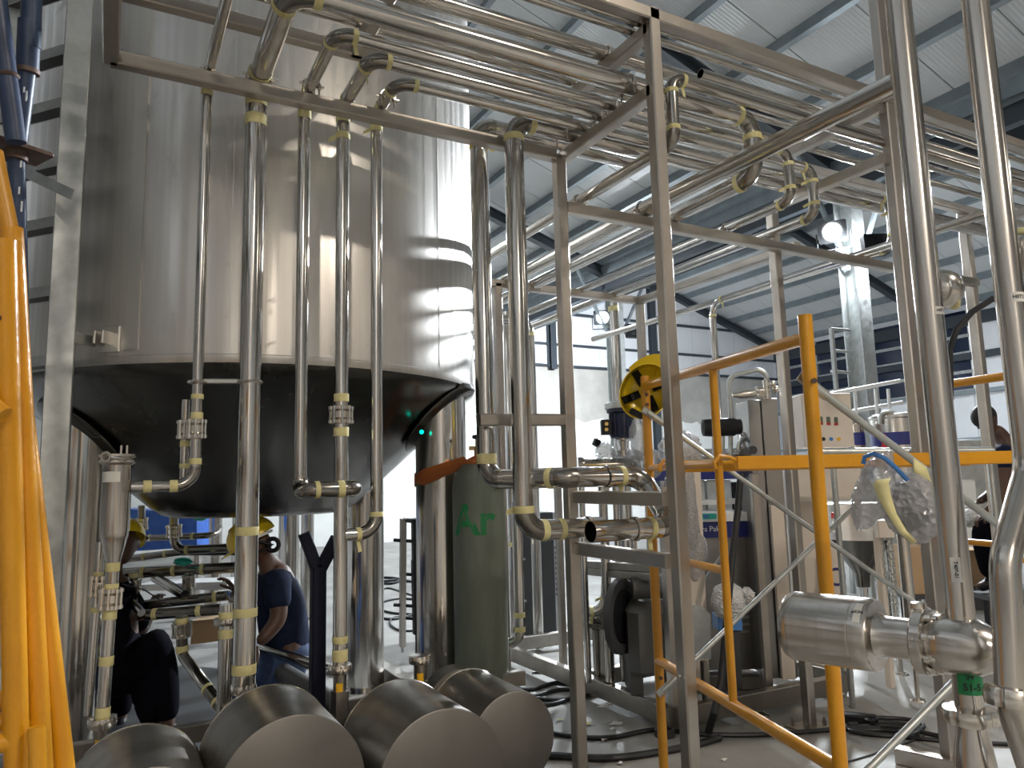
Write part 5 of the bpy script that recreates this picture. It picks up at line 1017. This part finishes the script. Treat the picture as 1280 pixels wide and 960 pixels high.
cable('lower of the black cable loops left of the rack post foot', [(620, 858), (650, 872), (700, 862), (725, 866), (690, 880), (650, 878)], .014)
cable('cable loop on the far floor beside the manifold stand', [(452, 738), (470, 742), (485, 735), (520, 745), (560, 748)], .012)
cable('coiled black cable on the far floor left of the manifold stand', [(456, 745), (455, 760), (480, 773), (510, 770), (540, 755), (500, 748), (470, 757), (490, 766), (530, 768)], .014)
cable('cable ring on the far floor below the manifold stand', [(510, 770), (492, 772), (488, 780), (500, 788), (520, 788)], .012)
cable('flat coil of black cable far back on the floor', [(466, 726), (480, 722), (500, 724), (490, 729), (470, 728), (495, 725), (515, 727)], .02)
cable('black extension cable loop on the floor at the right', [(1060, 905), (1090, 902), (1130, 905), (1150, 912), (1130, 920), (1080, 917), (1060, 910), (1110, 907), (1165, 918), (1190, 922)], .013)
cable('second black extension cable loop on the floor at the right', [(1065, 900), (1100, 897), (1140, 900), (1155, 908), (1135, 914), (1090, 912), (1062, 914), (1120, 920), (1180, 926), (1260, 930)], .012)
cable('thin cable running up from the floor bar at the lower right', [(1060, 952), (1090, 943), (1130, 930), (1160, 916), (1140, 916), (1165, 925)], .005)
m = MB(); m.cbox(at(1075, 898, Z=.03), .09, .2, .05, .01, Mx.Rotation(.6, 3, 'Z')); m.cbox(at(1088, 903, Z=.025), .06, .06, .05, .01); tag(m.build('plug_block', 'black'), 'black plug connector block on the floor cables at the right', 'plug')
m = MB(); m.tube([at(926, 592, D=4.75), at(922, 640, D=4.7), at(915, 700, D=4.6), at(907, 790, D=4.4), at(902, 850, D=4.3), at(893, 890, D=4.2), at(885, 916, Z=.02)], .022, 10); tag(m.build('black_hose', 'black_rubber'), 'thick black hose dropping from the machine to the floor', 'hose')
cp = thing('hose_clamp_ring', at(831, 917, Z=0), 'round black pipe cap on the floor by the yellow post foot', 'cap'); q = at(831, 920, Z=0); MB().lathe([(.06, 0), (.06, .04), (.045, .045), (.045, .02), (.01, .02)], q, UP, 20).build('cap', 'dark_grey', cp)
LP = [(770, 905, .12, .06), (812, 895, .12, .05), (735, 905, .05, .04), (757, 925, .1, .02), (775, 955, .04, .03), (740, 870, .09, .03), (685, 838, .3, .12), (800, 868, .05, .02), (905, 885, .06, .05), (905, 950, .05, .02), (757, 883, .16, .02), (700, 900, .05, .03), (1128, 945, .1, .02), (765, 912, .05, .03), (848, 870, .05, .03)]
SL = ['torn clear plastic bag on the floor left of the low yellow post', 'torn plastic strip on the floor just right of the torn bag', 'small tape scrap on the floor right of the rack post foot', 'long thin plastic strip on the floor below the torn bag', 'small white scrap lowest on the floor between the two posts', 'pale paper strip on the floor by the skid corner', 'large flat plastic sheet on the floor left of the skid', 'tiny scrap on the floor under the pump drive', 'plastic scrap on the floor right of the front rack post', 'crumpled tape bit on the floor at the front rack post foot', 'long paper strip on the floor along the skid rail', 'small scrap on the floor left of the rear rack post foot', 'thin tape strip on the floor left of the floor bar', 'small clear scrap between the torn bag and the thin strip', 'white scrap on the floor under the skid corner post']
for i, (x, y, a, b_) in enumerate(LP):
    q = at(x, y, Z=.004); m = MB(); n = 9; vs = [(q.x+a*.5*math.cos(2*math.pi*k/n+.3*i)*random.uniform(.6, 1.1), q.y+b_*.7*math.sin(2*math.pi*k/n+.3*i)*random.uniform(.6, 1.1), q.z+random.uniform(0, .012)) for k in range(n)]
    m.add([q+UP*.01]+vs, [(0, 1+k, 1+(k+1) % n) for k in range(n)]); o = tag(m.build('plastic_scrap', ('litter', 'paper', 'tape')[i % 3] if i != 6 else 'litter', None, 0), SL[i], 'litter', 'scraps on the floor')
# ================================================================== PEOPLE
def head(t, c, look, r=.105, up=UP, ear=True):
    """one continuous head with brow, nose, lips, chin and ears, plus eyes and hair"""
    look = V(look).normalized(); s_ = look.cross(V(up)).normalized(); u = s_.cross(look).normalized(); R = Mx((s_, look, u)).transposed(); c = V(c); nu, nv = 28, 22; vs = []
    for j in range(nv+1):
        th = math.pi*j/nv
        for i in range(nu):
            ph = 2*math.pi*i/nu; x, y, z = math.sin(th)*math.cos(ph), math.sin(th)*math.sin(ph), math.cos(th)
            px, py, pz = x*.074, y*.095, z*.118
            if z < 0: k = 1+.22*z; px *= k; py = py*(1+.12*z)+(.014*-z if y > 0 else 0)
            if y > .35:
                f = (y-.35)/.65; cx_ = math.exp(-(x/.16)**2)
                py += f*cx_*(.026*math.exp(-((z+.14)/.13)**2)+.010*math.exp(-((z+.46)/.07)**2)-.004*math.exp(-((z+.36)/.05)**2)+.008*math.exp(-((z+.8)/.15)**2))
                py += f*(.005*math.exp(-((z-.22)/.08)**2)-.007*math.exp(-((abs(x)-.36)/.13)**2-((z-.06)/.1)**2))
            if abs(x) > .8 and abs(z+.05) < .28 and -.35 < y < .2: px *= 1.16
            vs.append(c+R@V((px, py, pz)))
    m = MB().add(vs, [(j*nu+i, (j+1)*nu+i, (j+1)*nu+(i+1) % nu, j*nu+(i+1) % nu) for j in range(nv) for i in range(nu)]); h = m.build('head', 'skin', t, 80)
    for sx in (-1, 1):
        MB().ball(c+R@V((sx*.03, .079, .008)), .011, 10, 8).build('eye', 'white_plastic', h); 
        e = MB(); e.ball(c+R@V((sx*.078, -.006, -.004)), (.010, .018, .032), 10, 8, R); e.build('ear', 'skin', h)
    return h, R
def hand(t, w_, d, palm, curl=.5, side=1, s=1.0):
    """palm and five separate bent fingers: w_ wrist, d finger direction, palm = direction the palm faces"""
    d = V(d).normalized(); palm = V(palm); palm = (palm-d*palm.dot(d)).normalized(); x = d.cross(palm)*side; w_ = V(w_); N = {}; E = []
    N['w'] = (w_, .026*s); N['p'] = (w_+d*.05*s, (.036*s, .018*s)); E.append(('w', 'p'))
    o = skin('palm', N, E, 'skin', t, 0, 2)
    for k, (off, L) in enumerate(((-.030, .068), (-.010, .078), (.010, .073), (.029, .058))):
        b = w_+d*.075*s+x*off*s; p1 = b+d*L*.45*s+palm*L*.1*curl; d2 = (d*(1-curl*.7)+palm*curl).normalized(); p2 = p1+d2*L*.35*s; d3 = (d*(1-curl*1.3)+palm*curl*1.3).normalized(); p3 = p2+d3*L*.28*s
        skin('finger', {'r': (b-d*.03*s, .010*s), 'a': (b, .0095*s), 'b': (p1, .009*s), 'c': (p2, .008*s), 'd': (p3, .0065*s)}, [('r', 'a'), ('a', 'b'), ('b', 'c'), ('c', 'd')], 'skin', o, 0, 1)
    b = w_+d*.02*s-x*.025*s; skin('thumb', {'r': (b, .012*s), 'a': (b+(d*.5-x*.6+palm*.3)*.045*s, .0105*s), 'b': (b+(d*.9-x*.6+palm*.5)*.075*s, .009*s)}, [('r', 'a'), ('a', 'b')], 'skin', o, 0, 1)
    return o
def person(label, base, J, cloth=('navy_cloth', 'denim', 'black'), sleeve=.55, look=None, group=None):
    """J: joints in world space. one continuous body, with shirt and trousers as children that follow it"""
    t = thing('person', base, label, 'person', group)
    N = {'pel': (J['pel'], .095), 'bel': (J['pel'].lerp(J['chest'], .45), .112), 'chest': (J['chest'], .125), 'nk': (J['nk'], .058), 'hd': (J['nk'].lerp(J['hd'], .55), .052)}
    E = [('pel', 'bel'), ('bel', 'chest'), ('chest', 'nk'), ('nk', 'hd')]
    for s_ in 'LR':
        N.update({'sh'+s_: (J['sh'+s_], .062), 'el'+s_: (J['el'+s_], .050), 'wr'+s_: (J['wr'+s_], .033), 'hp'+s_: (J['hp'+s_], .072), 'kn'+s_: (J['kn'+s_], .064), 'an'+s_: (J['an'+s_], .042), 'to'+s_: (J['to'+s_], .036)})
        E += [('chest', 'sh'+s_), ('sh'+s_, 'el'+s_), ('el'+s_, 'wr'+s_), ('pel', 'hp'+s_), ('hp'+s_, 'kn'+s_), ('kn'+s_, 'an'+s_), ('an'+s_, 'to'+s_)]
    skin('body', N, E, 'skin', t, 0, 2)
    g = lambda k, r: (N[k][0], r)
    S_ = {'a': (J['pel'].lerp(J['chest'], -.22), .158), 'bel': g('bel', .138), 'chest': g('chest', .148), 'nk': (J['chest'].lerp(J['nk'], .7), .085)}; SE = [('a', 'bel'), ('bel', 'chest'), ('chest', 'nk')]
    for s_ in 'LR': S_['sh'+s_] = g('sh'+s_, .084); S_['sl'+s_] = (J['sh'+s_].lerp(J['el'+s_], sleeve), .072); SE += [('chest', 'sh'+s_), ('sh'+s_, 'sl'+s_)]
    skin('shirt', S_, SE, cloth[0], t, 0, 2)
    T_ = {'pel': (J['pel'].lerp(J['chest'], .25), .158), 'p2': (J['pel'], .17)}; TE = [('pel', 'p2')]
    for s_ in 'LR': T_['hp'+s_] = g('hp'+s_, .13); T_['kn'+s_] = g('kn'+s_, .102); T_['an'+s_] = (J['kn'+s_].lerp(J['an'+s_], .92), .074); TE += [('p2', 'hp'+s_), ('hp'+s_, 'kn'+s_), ('kn'+s_, 'an'+s_)]
    skin('trousers', T_, TE, cloth[1], t, 0, 2)
    for s_ in 'LR':
        a, b_ = J['an'+s_], J['to'+s_]; d = (b_-a); d.z = 0; d.normalize(); z0 = min(a.z, b_.z)
        skin('boot', {'h': (a-d*.05-UP*.03, .045), 'a': (a+UP*.03, .05), 'm': (a.lerp(b_, .5)-UP*.01, .046), 't': (b_-UP*.005, .04)}, [('a', 'h'), ('a', 'm'), ('m', 't')], cloth[2], t, 0, 2)
        f = (J['wr'+s_]-J['el'+s_]).normalized(); hand(t, J['wr'+s_], f, J.get('palm'+s_, -UP), .55, 1 if s_ == 'R' else -1)
    h, R = head(t, J['hd'], look, up=J.get('hup', UP)); return t, h, R
# worker under the tank, facing left, leaning forward on one knee
D_ = 4.25
def H(x, y, d=0): return at(x, y, D=D_+d)
hd = H(318, 681); lk = -CXh*.85-CFh*.15-UP*.35
J = dict(hd=hd, nk=H(337, 704), chest=H(347, 742), pel=H(360, 822, .05), shL=H(346, 722, -.19), elL=H(349, 775, -.26), wrL=H(322, 806, -.36), shR=H(346, 724, .2), elR=H(318, 768, .3), wrR=H(296, 740, .25), hpL=H(357, 836, -.1), knL=H(300, 838, -.18), anL=H(318, 908, -.16), toL=H(292, 917, -.2), hpR=H(357, 836, .13), knR=H(306, 848, .2), anR=H(352, 905, .22), toR=H(330, 912, .22))
t, h, R = person('worker in a yellow helmet and navy shirt bending under the tank, facing left', V((J['pel'].x, J['pel'].y, 0)), J, ('navy_cloth', 'denim', 'black'), .8, lk)
hl = (R@V((0, 1, .0))).normalized(); hu = (R@V((0, 0, 1))).normalized(); helmet(t, hd+hu*.035, hl, hu+hl*.12, (.112, .142, .125))
m = MB(); m.torus(hd+hu*.035, hu, .113, .009, 28, 6); m.build('headlamp_strap', 'white_plastic', t)
m = MB(); ec_ = hd-CFh*.03+CXh*.115-UP*.0; m.torus(ec_, CFh, .034, .013, 20, 8); m.tube([hd+hu*.05-CFh*.1, ec_-CFh*.01, hd-UP*.06-CFh*.08], .012, 8); m.build('ear_defender', 'black', t)
# second worker at the left, only helmet, neck and dark trousers showing
D_ = 4.45
hd = H(155, 680); lk = -CXh*.5+CFh*.8-UP*.4
J = dict(hd=hd, nk=H(138, 716, -.04), chest=H(136, 750, -.05), pel=H(150, 838, -.1), shL=H(118, 740), elL=H(100, 800, .15), wrL=H(120, 830, .3), shR=H(162, 742), elR=H(176, 790, .2), wrR=H(190, 760, .35), hpL=H(140, 848), knL=H(150, 820, .42), anL=H(150, 905, .35), toL=H(152, 908, .5), hpR=H(165, 842, -.1), knR=H(202, 792, -.02), anR=H(210, 915, -.1), toR=H(222, 920, .05))
t, h, R = person('worker in a yellow helmet and black trousers crouching behind the filter pipe, back turned', V((J['pel'].x, J['pel'].y, 0)), J, ('black_cloth', 'black_cloth', 'black'), .9, lk)
hl = (R@V((0, 1, .0))).normalized(); hu = (R@V((0, 0, 1))).normalized(); helmet(t, hd+hu*.03, hl, hu, (.118, .145, .125))
m = MB(); lump(m, H(190, 850, -.05), (.12, .1, .27), RH@Mx.Rotation(-.12, 3, 'Y'), .12); m.build('work_apron', 'black_cloth', t, 80)
# third worker at the far right, crouching on a raised bench, looking down to the left
D_ = 6.3
hd = H(1232, 524); lk = -CXh*.8-CFh*.15-UP*.55
J = dict(hd=hd, nk=H(1252, 543), chest=H(1264, 578), pel=H(1274, 652), shL=H(1252, 563, -.17), elL=H(1257, 618, -.22), wrL=H(1232, 640, -.2), shR=H(1262, 566, .18), elR=H(1246, 612, .2), wrR=H(1222, 628, .15), hpL=H(1268, 660, -.1), knL=H(1226, 662, -.14), anL=H(1240, 728, -.1), toL=H(1222, 734, -.14), hpR=H(1270, 660, .12), knR=H(1236, 668, .16), anR=H(1262, 728, .16), toR=H(1244, 734, .16))
t, h, R = person('worker in a dark cap and navy shirt crouching at the far right, looking down', V((J['pel'].x, J['pel'].y, 0)), J, ('navy_cloth', 'black_cloth', 'black'), .45, lk)
hl = (R@V((0, 1, .0))).normalized(); hu = (R@V((0, 0, 1))).normalized()
m = MB(); m.ball(hd+hu*.028, (.088, .108, .105), 20, 12, R); m.build('cap', 'hair', t)
zb3 = H(1240, 738).z; wb_ = thing('work_platform', V((J['pel'].x, J['pel'].y, 0)), 'raised work platform on yellow legs under the crouching worker', 'platform')
c = V((J['pel'].x, J['pel'].y, zb3-.02))-CXh*.1; MB().box(c, .7, .8, .04, RH).build('deck', 'dark_grey', wb_)
for dx in (-.3, .3):
    for dy in (-.35, .35): q = c+CXh*dx+CFh*dy; MB().beam((q.x, q.y, 0), q, .04, .04).build('leg', 'dark_grey', wb_)
MB().beam(c-CXh*.42-CFh*.4+UP*.32, c+CXh*.1-CFh*.4+UP*.32, .04, .04).build('rail', 'yellow_paint', wb_)
m = MB(); lump(m, H(1212, 648), (.11, .09, .07), RH, .4); tag(m.build('plastic_bundle', 'white_wrap', None, 80), 'crumpled clear plastic bundle at the crouching worker\'s hands', 'plastic')
